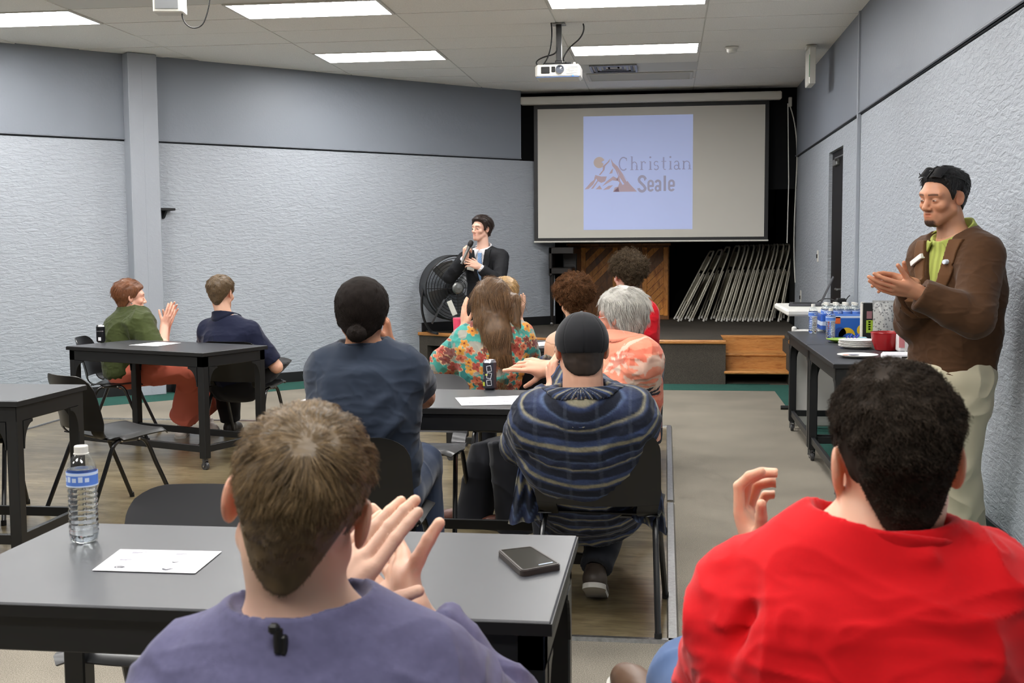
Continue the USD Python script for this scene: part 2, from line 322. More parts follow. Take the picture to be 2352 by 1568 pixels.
# ceiling lights
def troffer(i, j, label, group=None, lit=True):
    x0, y0 = TX0 + i * TX, TY0 + j * TY
    t = thing('ceiling_light', label, 'ceiling light', (x0 + TX / 2, y0 + TY / 2, CEIL), 0, group)
    a, b = TX / 2 - .004, TY / 2 - .004
    add('frame', prism(Polygon([(-a, -b), (a, -b), (a, b), (-a, b)], [[(-a + .022, -b + .018), (a - .022, -b + .018), (a - .022, b - .018), (-a + .022, b - .018)]]), .02, -.004), m_white_plastic, t, False)
    add('diffuser', box((-a + .022, -b + .018, .004), (a - .022, b - .018, .01)), m_lamp, t, False)
m_lamp = usdkit.material(stage, '/World/Looks/lamp_diffuser', {'e': ('emission', {'color': (1, .985, .96), 'strength': LAMP})}, [], surface='e.emission')
names = {(-1, -1): 'bright ceiling light panel at the top edge, above the projector', (-1, 3): 'bright ceiling light panel between projector and screen',
         (-3, -1): 'bright ceiling light panel at the top edge, left of the projector', (-3, 3): 'bright ceiling light panel nearest the slanted wall, far left row', (-5, -1): 'bright ceiling light panel in the top left corner'}
for k in sorted(LIGHTS):
    if k[0] == -5 and k[1] > 0: continue
    if k in names: troffer(*k, names[k])
    else: troffer(*k, 'bright ceiling light panel overhead behind the picture', 'ceiling lights out of view')

# air vent and return grille
x0, y0 = TX0 + VENT[0] * TX, TY0 + VENT[1] * TY
vt = thing('air_vent', 'square metal ceiling air diffuser beyond the lights', 'vent', (x0, y0, CEIL))
add('plate', box((0, 0, .004), (TX, TY, .012)), m_grid, vt, False)
for k in range(5):
    r = .24 - k * .045
    add('louvre', prism(Polygon([(-r, -r), (r, -r), (r, r), (-r, r)], [[(-r + .022, -r + .022), (r - .022, -r + .022), (r - .022, r - .022), (-r + .022, r - .022)]]), .012, -.012 + k * .004), m_blackmetal if k % 2 else m_metal, vt, False)
for ch in vt.GetChildren()[1:]: UsdGeom.Xformable(ch).AddTranslateOp().Set(Gf.Vec3d(.36, TY / 2, 0))
gv = thing('return_grille', 'flat grey return air grille in the ceiling before the screen', 'vent', (-.85, 12.62, CEIL))
add('frame', prism(Polygon([(0, 0), (1.13, 0), (1.13, .5), (0, .5)], [[(.03, .03), (1.1, .03), (1.1, .47), (.03, .47)]]), .012, -.010), m_grid, gv, False)
for k in range(14): add('slat', box((.03, .04 + k * .031, -.006), (1.1, .055 + k * .031, .0)), m_grid, gv, False)
sd = thing('smoke_detector', 'small round white smoke detector on the ceiling', 'smoke detector', onz(1681, 108, CEIL))
add('base', lathe([(.06, 0), (.062, -.012), (.055, -.02)][::-1], 24), m_white_plastic, sd)
add('sensor_head', lathe([(.05, -.02), (.045, -.045), (.03, -.055)][::-1], 24), m_white_plastic, sd)
# ------------------------------------------------------------------ tables
m_ttop = mat('table_laminate', srgb(54, 55, 59), .36, vary=(400, .06), bump=(500, .08, .001))
m_tedge = mat('table_edge', srgb(10, 10, 11), .5)
m_tleg = mat('table_steel', srgb(16, 17, 19), .42)
m_caster = mat('caster_grey', srgb(60, 60, 62), .3)
def make_table(label, loc, rz, group='black work tables'):
    t = thing('work_table', label, 'table', loc, rz, group)
    L, W, H = 1.22, .61, .75; a, b = L / 2, W / 2
    add('tabletop', box((-a, -b, H - .026), (a, b, H), .003), m_ttop, t, False)
    add('edge_band', prism(Polygon([(-a - .002, -b - .002), (a + .002, -b - .002), (a + .002, b + .002), (-a - .002, b + .002)], [[(-a + .001, -b + .001), (a - .001, -b + .001), (a - .001, b - .001), (-a + .001, b - .001)]]), .022, H - .0255), m_tedge, t, False, label='black edge band')
    z0, z1, i, w = H - .095, H - .027, .012, .052
    for y in (-b + i, b - i - .03): add('apron', box((-a + i, y, z0), (a - i, y + .03, z1), .003), m_tleg, t, False)
    for x in (-a + i, a - i - .03): add('apron', box((x, -b + i, z0), (x + .03, b - i, z1), .003), m_tleg, t, False)
    gus = Polygon([(0, 0), (.075, 0), (.075, -.012)] + [(.075 - .07 * math.sin(k * PI / 16), -.122 + .11 * math.cos(k * PI / 16)) for k in range(1, 9)] + [(0, -.122)])
    for sx in (-1, 1):
        for sy in (-1, 1):
            x, y = sx * (a - i - w / 2), sy * (b - i - w / 2)
            lg = add('leg', box((x - w / 2, y - w / 2, .075), (x + w / 2, y + w / 2, z1), .004), m_tleg, t, False)
            add('gusset', place(prism(gus, .006), frame(V(x - sx * w / 2, y + sy * w / 2 - sy * .004, z0), V(-sx, 0, 0), V(0, 0, 1), V(0, -1, 0))), m_tleg, lg, False)
            add('gusset', place(prism(gus, .006), frame(V(x + sx * w / 2 - sx * .004, y - sy * w / 2, z0), V(0, -sy, 0), V(0, 0, 1), V(1, 0, 0))), m_tleg, lg, False)
            cs = add('caster', [place(lathe([(.008, -.011), (.024, -.011), (.027, -.006), (.027, .006), (.024, .011), (.008, .011)], 20), frame(V(x, y, .0275), V(1, 0, 0), V(0, 0, -1), V(0, 1, 0))),
                                box((x - .008, y - .018, .03), (x + .008, y - .013, .075)), box((x - .008, y + .013, .03), (x + .008, y + .018, .075)), cyl((x, y, .06), (x, y, .08), .018)], m_caster, t)
            add('bolt', cyl((x, y - .02, .0275), (x, y + .02, .0275), .006), m_chrome, cs)
    zr = .135
    for sy in (-1, 1):
        add('rail', box((-a + i + w, sy * (b - i - w / 2) - .012, zr - .022), (a - i - w, sy * (b - i - w / 2) + .012, zr + .022), .002), m_tleg, t, False)
    for sx in (-1, 1):
        add('rail', box((sx * (a - i - w / 2) - .012, -b + i + w, zr - .022), (sx * (a - i - w / 2) + .012, b - i - w, zr + .022), .002), m_tleg, t, False)
    return t
T1 = make_table('black work table in the foreground carrying a phone, a paper sheet and a water bottle', (-.805, 2.275, 0), 0)
T2A = math.radians(-21)
t2c = V(-2.86, 6.93, 0) + rotz(T2A) @ V(-.61, .305, 0)
def table(label, loc, rz): return dup(T1, loc, rz, label)
table('black work table by the slanted wall, beside the woman in green', t2c, T2A)
table('black work table with a can, between hair bun man and plaid shirt man', (-.87, 4.915, 0), 0)
table('black work table cut off by the left picture edge', (-3.375, 4.965, 0), 0)
table('black work table in front of the stage, mostly hidden behind the floral shirt', (-.82, 7.72, 0), 0)
table('black snack table along the right wall, carrying plates and a red bowl', (1.215, 7.11, 0), PI / 2)
table('black snack table along the right wall, carrying water bottles and a soda carton', (1.215, 8.34, 0), PI / 2)

# ------------------------------------------------------------------ stacking shell chairs
m_shell = mat('chair_plastic', srgb(11, 11, 12), .34, spec=.45)
m_shellgrey = mat('chair_plastic_grey', srgb(58, 58, 60), .34, spec=.55)
m_tube = mat('chair_tube', srgb(18, 18, 19), .22, spec=.7)
def chair_curve(v):
    """side profile of the shell: v 0 front edge .. 1 top of the back; returns y, z"""
    P = np.array([(.225, .425), (.20, .442), (.10, .438), (-.05, .425), (-.15, .430), (-.195, .465), (-.212, .53), (-.235, .62), (-.258, .70), (-.272, .757)])
    d = np.r_[0, np.cumsum(np.linalg.norm(np.diff(P, axis=0), axis=1))]; d /= d[-1]
    from scipy.interpolate import PchipInterpolator
    return PchipInterpolator(d, P)(v)
def shell_patch(u0, u1, v0, v1, nu=23, nv=16, th=.006):
    g = np.zeros((nv, nu, 3))
    for i, v in enumerate(np.linspace(v0, v1, nv)):
        (y, z), = chair_curve([v])
        hw = .228 - .018 * max(0, (v - .86) / .14) ** 2 - .02 * max(0, (.06 - v) / .06) ** 2
        hw *= 1 - .06 * math.exp(-((v - .55) / .07) ** 2)
        for j, u in enumerate(np.linspace(u0, u1, nu)):
            c = u * u
            up = np.array([0, .055 if v > .5 else 0, .012 if v < .45 else 0]) * c * (1 if v > .5 else (1 - v))
            edge = 0.018 * max(0, abs(u) - .82) / .18
            g[i, j] = (u * hw, y + up[1] * (.35 + .65 * min(1, max(0, (v - .45) / .2))), z + up[2] - (edge if v < .4 else 0) - (.034 * max(0, (v - .90) / .10) * (max(0, abs(u) - .55) / .45) ** 2.4))
    return surf(g, th)
def make_chair(label, loc, rz, group='stacking chairs', grey=False):
    m = m_shellgrey if grey else m_shell
    t = thing('stacking_chair', label, 'chair', loc, rz, group)
    add('seat', shell_patch(-1, 1, 0, .47), m, t, 50); add('backrest', shell_patch(-1, 1, .60, 1), m, t, 50)
    for s in (-1, 1): add('side_bracket', shell_patch(min(s, s * .66), max(s, s * .66), .465, .605, 4, 6, .007), m, t, 50)
    for s in (-1, 1):
        x, k = s * .205, s * .022
        f = add('leg_frame', tube(spline([(x + k, -.255, .008), (x + k * .83, -.225, .079), (x + k * .65, -.1955, .15), (x + k * .48, -.166, .22), (x + k * .305, -.1365, .29), (x + k * .12, -.105, .365), (x, -.085, .395), (x - s * .002, -.06, .408), (x - s * .002, -.03, .410), (x - s * .002, .03, .410), (x - s * .002, .06, .410), (x, .085, .398), (x + k * .12, .105, .37), (x + k * .305, .1365, .29), (x + k * .48, .166, .22), (x + k * .65, .1955, .15), (x + k * .83, .225, .079), (x + k, .255, .008)], 60), .0115, 10), m_tube, t)
        for y in (-.05, .05): add('bolt', lathe([(.0065, 0), (.0065, .003), (.002, .005)], 10, (0, 0, 0)).apply_transform(frame(V(x + s * .0095, y, .409), V(0, 1, 0), V(0, 0, s), V(s, 0, 0))), m_chrome, f)
        for y in (-.255, .255): add('foot_cap', cyl((x + k, y, 0), (x + k * .97, y * .985, .03), .0135, 12), m_tedge, f)
    for y in (-.05, .05): add('crossbar', tube([(-.205, y, .402), (.205, y, .402)], .009, 8), m_tube, t)
    return t
CH0 = make_chair('black plastic stacking chair standing empty behind the left edge table', (-2.94, 5.83, 0), math.atan2(-.56, .83))
def chair(label, x, y, rz): return dup(CH0, (x, y, 0), rz, label)
CG0 = make_chair('grey plastic stacking chair facing the camera behind the foreground table', (-1.22, 2.75, 0), PI, grey=True)
dup(CG0, (-1.20, 5.53, 0), PI, 'grey plastic stacking chair facing the camera at the can table')
chair('black plastic stacking chair under the woman in green', -4.02, 8.12, -PI / 2 + .25)
chair('black plastic stacking chair under the man in the navy polo shirt', -2.98, 7.97, -.12)
chair('black plastic stacking chair under the man with the hair bun', -1.09, 4.08, -.02)
chair('black plastic stacking chair under the man in the plaid shirt', -.235, 4.33, -.05)
chair('black plastic stacking chair under the person in the floral shirt', -.83, 6.35, .0)
chair('black plastic stacking chair under the man in the purple shirt', -.33, 1.22, 0)
chair('black plastic stacking chair under the man in the red shirt', .36, 1.42, .1)
chair('black plastic stacking chair under the man in the salmon shirt', -.34, 5.62, .9)
chair('black plastic stacking chair under the woman in the polka dot top', -.42, 6.55, .0)
chair('black plastic stacking chair under the man in the red polo shirt', -.30, 7.12, .0)
chair('black plastic stacking chair half cut off by the left picture edge', -3.62, 5.62, .3)

# ------------------------------------------------------------------ stage: screen, piano, cabinet, folding chairs, fan
sy = 13.95
a, b, c, d = at(1229, 248, sy), at(1760, 243, sy), at(1221, 551, sy - .03), at(1767, 551, sy - .03)
x0, x1, zt, zb = a[0] + .03, b[0] - .01, (a[2] + b[2]) / 2, at(1490, 545, sy)[2]
m_screen = mat('screen_fabric', srgb(206, 203, 195), .85, spec=.2)
ps = thing('projection_screen', 'large white pull-down projection screen with black border showing a logo slide', 'projection screen', (0, sy, 0))
e = at(1196, 228, sy - .05); f = at(1795, 224, sy - .05)
add('case', box((e[0], -.11, (e[2] + f[2]) / 2 - .045), (f[0], .02, (e[2] + f[2]) / 2 + .045), .012), m_white_plastic, ps, False)
add('black_border', box((x0 - .045, 0, zb - .035), (x1 + .045, .004, (e[2] + f[2]) / 2 - .04)), m_black_base, ps, False)
add('screen_surface', box((x0, -.004, zb), (x1, 0, zt)), m_screen, ps, False)
add('bottom_bar', [box((x0 - .05, -.03, zb - .055), (x1 + .05, .0, zb - .035), .006)], m_white_plastic, ps, False)
add('pull_cord', tube([(x1 + .25, -.05, zt), (x1 + .27, -.05, zt - .9), (x1 + .26, -.05, zt - 1.6)], .006, 6), m_white_plastic, ps)
# the slide, thrown by the projector on the screen
sx0, sx1, sz1, sz0 = at(1340, 266, sy)[0], at(1592, 266, sy)[0], at(1466, 265, sy)[2], at(1466, 527, sy)[2]
def beam(name, c, k=1.0): return usdkit.material(stage, '/World/Looks/' + name, {'p': ('principled_bsdf', {'base_color': c, 'roughness': .9, 'specular_ior_level': .1, 'emission_color': c, 'emission_strength': k})}, [], surface='p.BSDF')
m_slide = beam('slide_blue', srgb(176, 187, 226), .30); m_sltext = beam('slide_text', srgb(154, 156, 190), .24); m_slgrey = beam('slide_grey_text', srgb(158, 156, 178), .24)
m_slbrown = beam('slide_brown', srgb(176, 158, 168), .24); m_slgold = beam('slide_gold', srgb(186, 172, 168), .24)
sl = add('slide', box((sx0, -.0055, sz0), (sx1, -.004, sz1)), m_slide, ps, False, label='pale blue projected slide')
W = sx1 - sx0; SC = W / 1370.0                     # drawing units measured across the slide: 0..1370 left to right
def art(poly): return place(prism(poly, .0008), frame(V(sx0, -.0056, sz0 + (1490 - 0) * SC), V(SC, 0, 0), V(0, 0, -SC), V(0, -1, 0)))
def pieces(L): return trimesh.util.concatenate([art(p) for p in L])
def P_(*xy): return Polygon([(x - 105, y - 70 + 68) for x, y in xy]).buffer(0)
sun = Point(305 - 105, 645 - 2).buffer(70).difference(P_((330, 640), (400, 600), (420, 720), (340, 720), (360, 660)))
add('logo_sun', pieces([sun]), m_slgold, sl, False)
mt = [P_((450, 595), (480, 650), (540, 700), (600, 790), (640, 850), (690, 920), (780, 1015), (640, 1015), (480, 1015), (540, 960), (560, 900), (520, 860), (545, 820), (510, 740), (470, 690)),
      P_((120, 980), (200, 890), (240, 860), (250, 810), (270, 840), (230, 920), (170, 975)), P_((250, 800), (330, 820), (400, 820), (380, 880), (330, 900), (290, 880), (230, 970), (200, 975), (280, 870)),
      P_((480, 820), (540, 850), (540, 880), (470, 870), (420, 900), (340, 945), (400, 880)), P_((300, 800), (350, 740), (350, 690), (410, 640), (440, 600), (430, 640), (380, 690), (370, 740), (320, 800)),
      P_((460, 740), (480, 720), (470, 780), (430, 790)), P_((260, 980), (310, 930), (340, 980)), P_((350, 990), (420, 940), (480, 930), (430, 980)), P_((480, 1015), (500, 960), (540, 950), (560, 1015))]
mt[0] = mt[0].difference(union_all([P_((560, 830), (620, 920), (600, 930), (570, 880)), P_((600, 800), (660, 880), (650, 890)), P_((530, 740), (560, 820), (545, 800))]))
add('logo_mountain', pieces(mt), m_slbrown, sl, False)
def stroke(pts, w): w = w * 1.22; return LineString([(x - 105, y - 2) for x, y in pts]).buffer(w / 2, cap_style=2)
def arc(cx, cy, rx, ry, a0, a1, n=24): return [(cx + rx * math.cos(math.radians(a0 + (a1 - a0) * k / n)), cy + ry * math.sin(math.radians(a0 + (a1 - a0) * k / n))) for k in range(n + 1)]
def serif(x, y, w=34): return stroke([(x - w / 2, y), (x + w / 2, y)], 7)
tx = []      # a light serif hand: thick stems, thin arcs, flat serifs
B, XH, CH = 745, 640, 588
tx += [stroke(arc(610, 666, 52, 80, 48, 312), 13), stroke([(650, 592), (650, 630)], 7)]                                     # C
def stem(x, top, w=15, base=True): return [stroke([(x, top), (x, B)], w), serif(x, B - 3, 40)] + [stroke([(x - 16, top + 3), (x, top + 3)], 7)]
tx += stem(716, 575) + stem(778, 690) + [stroke(arc(747, 690, 31, 45, 180, 360), 9)]                                         # h
tx += stem(838, XH) + [stroke(arc(866, 672, 24, 30, 190, 300), 9), Point(882 - 105, 656 - 2).buffer(9)]                      # r
tx += stem(948, XH) + [Point(946 - 105, 590 - 2).buffer(12)]                                                                 # i
tx += [stroke(arc(1020, 668, 25, 26, 330, 100, 18), 9), stroke(arc(1020, 718, 27, 27, -80, 150, 18), 11)]                    # s
tx += [stroke([(1112, 590), (1112, 725)], 15), stroke(arc(1130, 722, 18, 22, 180, 60, 12), 9), stroke([(1085, XH + 3), (1145, XH + 3)], 7)]   # t
tx += stem(1198, XH) + [Point(1196 - 105, 590 - 2).buffer(12)]                                                               # i
tx += [stroke([(1300, 668), (1300, 735), (1322, 742)], 14), stroke(arc(1274, 672, 26, 30, 200, 360), 9), stroke(arc(1272, 718, 27, 26, 0, 360), 10)]   # a
tx += stem(1362, XH) + stem(1436, 690) + [stroke(arc(1399, 690, 37, 46, 180, 360), 9)]                                       # n
add('logo_lettering', pieces([union_all(tx)]), m_sltext, sl, False)
sb = []
w = 27
sb += [stroke([(888, 870)] + arc(845, 868, 40, 42, 0, -180) + [(812, 890), (868, 945), (884, 975)] + arc(843, 972, 41, 40, 0, 180), w)]     # S
sb += [stroke([(925, 948), (980, 948), (980, 925)] + arc(952, 915, 28, 32, 0, -180) + [(924, 970)] + arc(952, 975, 28, 30, 180, 20), 22)]    # e
sb += [stroke(arc(1042, 912, 28, 30, -170, 0) + [(1070, 1012)], 23), stroke(arc(1040, 978, 26, 30, 0, 360), 20)]                              # a
sb += [stroke([(1128, 820), (1128, 1012)], 25)]                                                                                             # l
sb += [stroke([(1183, 948), (1240, 948), (1240, 925)] + arc(1211, 915, 29, 32, 0, -180) + [(1182, 970)] + arc(1211, 975, 29, 30, 180, 20), 22)]
add('logo_lettering', pieces([union_all(sb)]), m_slgrey, sl, False)

# projector hanging from the ceiling, the near device and the boxes by the wall
pj = at(1284, 168, 9.75)
pr = thing('projector', 'white ceiling projector on a black pole with dangling cables', 'projector', (pj[0], pj[1], 0), 0)
zc, R = pj[2], .185
m_lens = mat('lens_glass', srgb(90, 95, 105), .08, spec=.9)
add('body', box((-R, -.13, zc - .055), (R, .13, zc + .055), .018), m_white_plastic, pr, False)
add('front_panel', box((-R + .05, -.136, zc - .02), (-.065, -.128, zc + .035), .004), m_tedge, pr, False, label='dark connector panel')
add('front_panel', box((-.05, -.136, zc - .01), (-.02, -.128, zc + .035), .004), m_tedge, pr, False)
add('lens', place(lathe([(.034, 0), (.034, .02), (.026, .02), (.026, .008), (.001, .012)], 24), frame(V(.02, -.13, zc + .012), V(1, 0, 0), V(0, 0, 1), V(0, -1, 0))), m_lens, pr)
for k in range(7): add('vent_slat', box((.07, -.135, zc - .025 + k * .009), (R - .015, -.129, zc - .021 + k * .009)), m_grid, pr, False)
m_bluelight = mat('blue_indicator', srgb(40, 110, 220), .4, emit=(srgb(60, 140, 255), 1.5))
add('stripe', box((-R + .01, -.128, zc - .0505), (R - .01, -.1, zc - .044)), mat('stripe_blue', srgb(70, 95, 140), .4), pr, False)
add('indicator_light', cbox((.012, .006, .008), (R - .06, -.132, zc - .04), .002), m_bluelight, pr, False)
for x, y in ((-R + .03, .1), (R - .03, .1), (R - .05, -.1)): add('foot', cyl((x, y, zc + .055), (x, y, zc + .07), .012), m_white_plastic, pr)
add('mount_plate', [box((-.11, -.08, zc + .062), (.11, .08, zc + .074), .003), box((-.03, -.03, zc + .07), (.03, .03, zc + .1), .004)], m_blackmetal, pr, False)
add('pole', box((-.022, -.02, zc + .09), (.022, .02, CEIL), .003), m_blackmetal, pr, False)
add('ceiling_plate', box((-.055, -.055, CEIL - .01), (.055, .055, CEIL), .002), m_metal, pr, False)
m_cable = mat('black_cable', srgb(14, 14, 15), .5)
q = lambda x, y, dz=0: np.array([at(x, y, 9.75)[0] - pj[0], dz, at(x, y, 9.75)[2]])
for pts in ([(1266, 46), (1268, 90), (1262, 125), (1245, 158)], [(1244, 158), (1236, 140), (1255, 131), (1277, 122), (1280, 110)], [(1340, 56), (1341, 72), (1330, 92), (1312, 108), (1298, 128), (1297, 143)], [(1252, 160), (1270, 152), (1290, 157), (1302, 146)]):
    add('cable', tube(spline([q(x, y, -.09 if y > 140 else -.03) for x, y in pts], 20), .006, 7), m_cable, pr)
hb = at(390, 4, 6.6)
hd = thing('hanging_display_box', 'white framed grey box hanging at the top picture edge with a looping cable', 'box', (hb[0], hb[1], 0), .18)
zz = hb[2]
add('frame', box((-.085, -.06, zz - .07), (.085, .06, zz + .13), .006), m_white_plastic, hd, False)
add('panel', box((-.072, -.063, zz - .052), (.06, -.058, zz + .12), .002), mat('panel_grey', srgb(120, 122, 124), .5), hd, False)
add('label_plate', box((.035, -.066, zz + .03), (.05, -.062, zz + .1)), m_white_plastic, hd, False)
add('hanger', cyl((0, 0, zz + .13), (0, 0, CEIL), .012), m_white_plastic, hd)
g = lambda x, y: np.array([at(x, y, 6.6)[0] - hb[0], -.01, at(x, y, 6.6)[2]])
add('cable', tube(spline([g(418, 28), (g(424, 52)), g(440, 63), g(458, 58), g(470, 35), g(477, 2), g(478, -20)], 30), .004, 7), m_cable, hd)
ex = onz(1872, 100, CEIL)
xs = thing('hanging_sign_box', 'white sign box seen edge-on hanging from the ceiling by the right wall', 'sign', (ex[0], ex[1], 0))
add('body', box((-.05, -.02, CEIL - .36), (.01, .30, CEIL - .03), .006), m_white_plastic, xs, False)
add('canopy', box((-.07, .05, CEIL - .03), (.03, .2, CEIL), .006), m_white_plastic, xs, False)
add('edge_trim', box((-.053, -.023, CEIL - .30), (-.046, -.019, CEIL - .10)), mat('trim_green', srgb(150, 196, 160), .5), xs, False)
sb_ = at(1815, 234, 14.05)
wbx = thing('sensor_box', 'small white box with a hanging cable beside the screen case', 'box', sb_)
add('body', cbox((.04, .03, .11), (0, 0, 0), .006), m_white_plastic, wbx, False)
add('cable', tube(spline([(0, 0, -.05), (.08, .05, -.4), (.085, .05, -.9), (.07, .05, -1.5), (.09, .05, -2.1)], 30), .007, 6), m_white_plastic, wbx)
ws = wp(.56, 0, 1.775)
sh = thing('wall_shelf', 'small black bracket shelf on the slanted wall right of the column', 'shelf', (0, 0, 0))
add('board', place(box((-.02, 0, -.012), (.14, .13, .012), .004), frame(ws, WU, WN, V(0, 0, 1))), m_tedge, sh, False)
add('bracket', place(prism(Polygon([(0, 0), (.12, 0), (.03, -.08), (0, -.09)]), .02), frame(ws + WU * .05, WN, V(0, 0, 1), WU)), m_tedge, sh, False)
swp = at(1879, 585, 12.1)
for nm, p, lab, hgt in (('light_switch', (RX, 12.1, 1.28), 'small light switch on the right wall beyond the door', .115), ('power_outlet', (RX, 13.55, .80), 'white power outlet box low on the right wall near the stage', .16)):
    o = thing(nm, lab, nm.replace('_', ' '), p)
    add('plate', box((-.008, -.04, -hgt / 2), (0, .04, hgt / 2), .003), m_white_plastic, o, False)
    add('toggle', box((-.018, -.008, -.02), (-.008, .008, .02), .002), m_tedge, o, False)

# upright piano and slatted cabinet
m_pianoblack = mat('piano_black', srgb(20, 17, 16), .3)
pn = thing('upright_piano', 'dark upright piano end with keybed and castered leg left of the slatted cabinet', 'piano', (0, 0, SH))
xa, xb_, xc = at(1262, 640, 13.9)[0], at(1294, 640, 14.4)[0], at(1326, 640, 14.4)[0]
add('body', box((xb_, 14.32, .04), (xc, 15.0, .93), .012), m_pianoblack, pn, False)
add('keybed', box((xa, 13.82, .62), (xc - .02, 14.34, .70), .01), m_pianoblack, pn, False)
add('top_shelf', box((xa, 13.82, .86), (xc, 14.36, .94), .008), m_pianoblack, pn, False)
add('cheek', box((xa, 13.82, .60), (xa + .04, 14.2, .94), .008), m_pianoblack, pn, False)
add('leg', tube([(xa + .03, 13.88, .05), (xa + .03, 13.88, .62)], [.018, .028], 14), m_pianoblack, pn)
add('caster', lathe([(.01, 0), (.022, .005), (.024, .03), (.012, .05)], 16, (xa + .03, 13.88, 0)), m_chrome, pn)
kb = thing('slatted_cabinet', 'brown wooden cabinet with diagonal slat panels on the stage', 'cabinet', (0, 0, SH))
cx0, cx1, cy = -1.26, .045, 15.16
add('body', box((cx0, cy + .02, 0), (cx1, cy + .5, .95), .006), m_darkwood, kb, False)
add('top', box((cx0 - .02, cy - .01, .95), (cx1 + .02, cy + .52, .985), .006), m_darkwood, kb, False)
add('base', box((cx0, cy, 0), (cx1, cy + .04, .06), .004), m_darkwood, kb, False)
rs = random.Random(5)
for p0, p1, sgn in ((-1.09, -.62, 1), (-.30, .03, 1)):
    for a, b in ((p0, p0 + .06), (p1 - .06, p1)): add('stile', box((a, cy - .012, .05), (b, cy + .02, .93), .004), m_slat, kb, False)
    region = sbox(p0 + .06, .06, p1 - .06, .92)
    for k in range(-9, 16):
        ctr = (p0 + p1) / 2
        half = Polygon([(p0, k * .1), (p1, k * .1 + (p1 - p0) * 1.0), (p1, k * .1 + (p1 - p0) * 1.0 + .092), (p0, k * .1 + .092)])
        pg = half.intersection(region)
        if pg.is_empty or pg.area < .001: continue
        add('slat', place(prism(pg, .016), frame(V(0, cy + .02, 0), V(1, 0, 0), V(0, 0, 1), V(0, -1, 0))), m_slat if rs.random() < .7 else m_darkwood, kb, False)

# folding chairs leaning in a row
m_foldtube = mat('folding_chair_tube', srgb(186, 182, 166), .45, metal=.2)
m_foldpanel = mat('folding_chair_panel', srgb(186, 181, 160), .55)
def make_folding(label, loc, lean, group):
    t = thing('folding_chair', label, 'folding chair', (0, 0, 0), 0, group)
    def tr(m): return m
    add('front_frame', tube(spline([(.0, -.22, 0), (.005, -.22, .3), (.01, -.215, .62), (.015, -.2, .9), (.015, -.16, .955), (.015, 0, .965), (.015, .16, .955), (.015, .2, .9), (.01, .215, .62), (.005, .22, .3), (0, .22, 0)], 44), .0115, 7), m_foldtube, t)
    for s in (-1, 1):
        add('rear_leg', tube([(.028, s * .20, .02), (.03, s * .20, .66)], .010, 7), m_foldtube, t)
        for px, pz, yy in ((0, 0, .22), (.028, .02, .20)): add('foot_cap', cyl((px, s * yy, pz - .012), (px, s * yy, pz + .025), .0135, 8), m_white_plastic, t)
    def plate(z0, z1, bow):
        g = np.array([[(.018 + bow * (1 - (y / .2) ** 2), y, z) for y in np.linspace(-.19, .19, 7)] for z in np.linspace(z0, z1, 5)]); return surf(g, .006)
    add('backrest', plate(.70, .90, .02), m_foldpanel, t, 40); add('seat', plate(.26, .62, .008), m_foldpanel, t, 40)
    add('brace', tube([(.028, -.2, .12), (.028, .2, .12)], .008, 6), m_foldtube, t)
    return t
def set_pose(x, loc, rz, ry):
    xf = UsdGeom.Xformable(x); xf.ClearXformOpOrder()
    Mx = np.eye(4); c, s = math.cos(ry), math.sin(ry)
    Ry = np.array([[c, 0, s], [0, 1, 0], [-s, 0, c]]); Mx[:3, :3] = (rotz(rz) @ Ry).T; Mx[3, :3] = loc
    xf.AddTransformOp().Set(Gf.Matrix4d(*Mx.ravel().tolist()))
xsb = [1554, 1580, 1612] + [1641 + 12.3 * k for k in range(11)] + [1784, 1806]
fc0 = None
for k, xb in enumerate(xsb):
    p = onz(xb, 738, SH); yy = 14.72 + .012 * (k % 3)
    xw = at(xb, 738, yy)[0]
    lean = [.46, .42, .33][k] if k < 3 else .29 - .006 * (k - 3) + .012 * math.sin(k * 2.1)
    if k >= len(xsb) - 2: lean = .17 - .06 * (k - len(xsb) + 2)
    lab = 'beige metal folding chair standing folded in the leaning row on the stage'
    if k == 0: lab = 'leftmost beige metal folding chair, leaning furthest in the row on the stage'
    if k == len(xsb) - 1: lab = 'rightmost beige metal folding chair, nearly upright against the right wall on the stage'
    if k == 0: o = fc0 = make_folding(lab, None, 0, 'folding chairs leaning on the stage')
    else:
        o = UsdGeom.Xform.Define(stage, uniq('/World', 'folding_chair')).GetPrim(); o.GetReferences().AddInternalReference(fc0.GetPath()); o.SetInstanceable(True)
        meta(o, lab, 'folding chair', 'folding chairs leaning on the stage')
    set_pose(o, (xw, yy + .22, SH + .016), .10, lean)

# drum fan on the stage
fp = at(1030, 690, 12.75); FR = .36
fan = thing('drum_fan', 'black drum fan on a floor stand at the left end of the stage', 'fan', (fp[0] + .06, 12.78, SH), .45)
zc = .50
prof = [(FR - .012, -.14), (FR, -.145), (FR + .004, -.135), (FR, -.1), (FR, .1), (FR + .004, .135), (FR, .145), (FR - .012, .14)]
drum = lathe(prof + prof[::-1], 40)
ang = np.arange(40) * 2 * PI / 40
def ring(rad, y): return tube([(rad * math.cos(a), y, zc + rad * math.sin(a)) for a in ang], .004, 6, closed=True)
T_ = frame(V(0, 0, zc), V(1, 0, 0), V(0, 0, 1), V(0, -1, 0))
gg = np.array([[((FR + dr_) * math.cos(a), y, zc + (FR + dr_) * math.sin(a)) for a in np.linspace(0, 2 * PI, 49)] for y, dr_ in ((-.15, -.004), (-.14, .006), (-.1, 0), (.1, 0), (.14, .006), (.15, -.004))])
add('drum', surf(gg, .008), m_blackmetal, fan, 40)
for y in (-.15,):
    for k in range(9): add('guard_ring', ring(.06 + k * .034, y), m_blackmetal, fan)
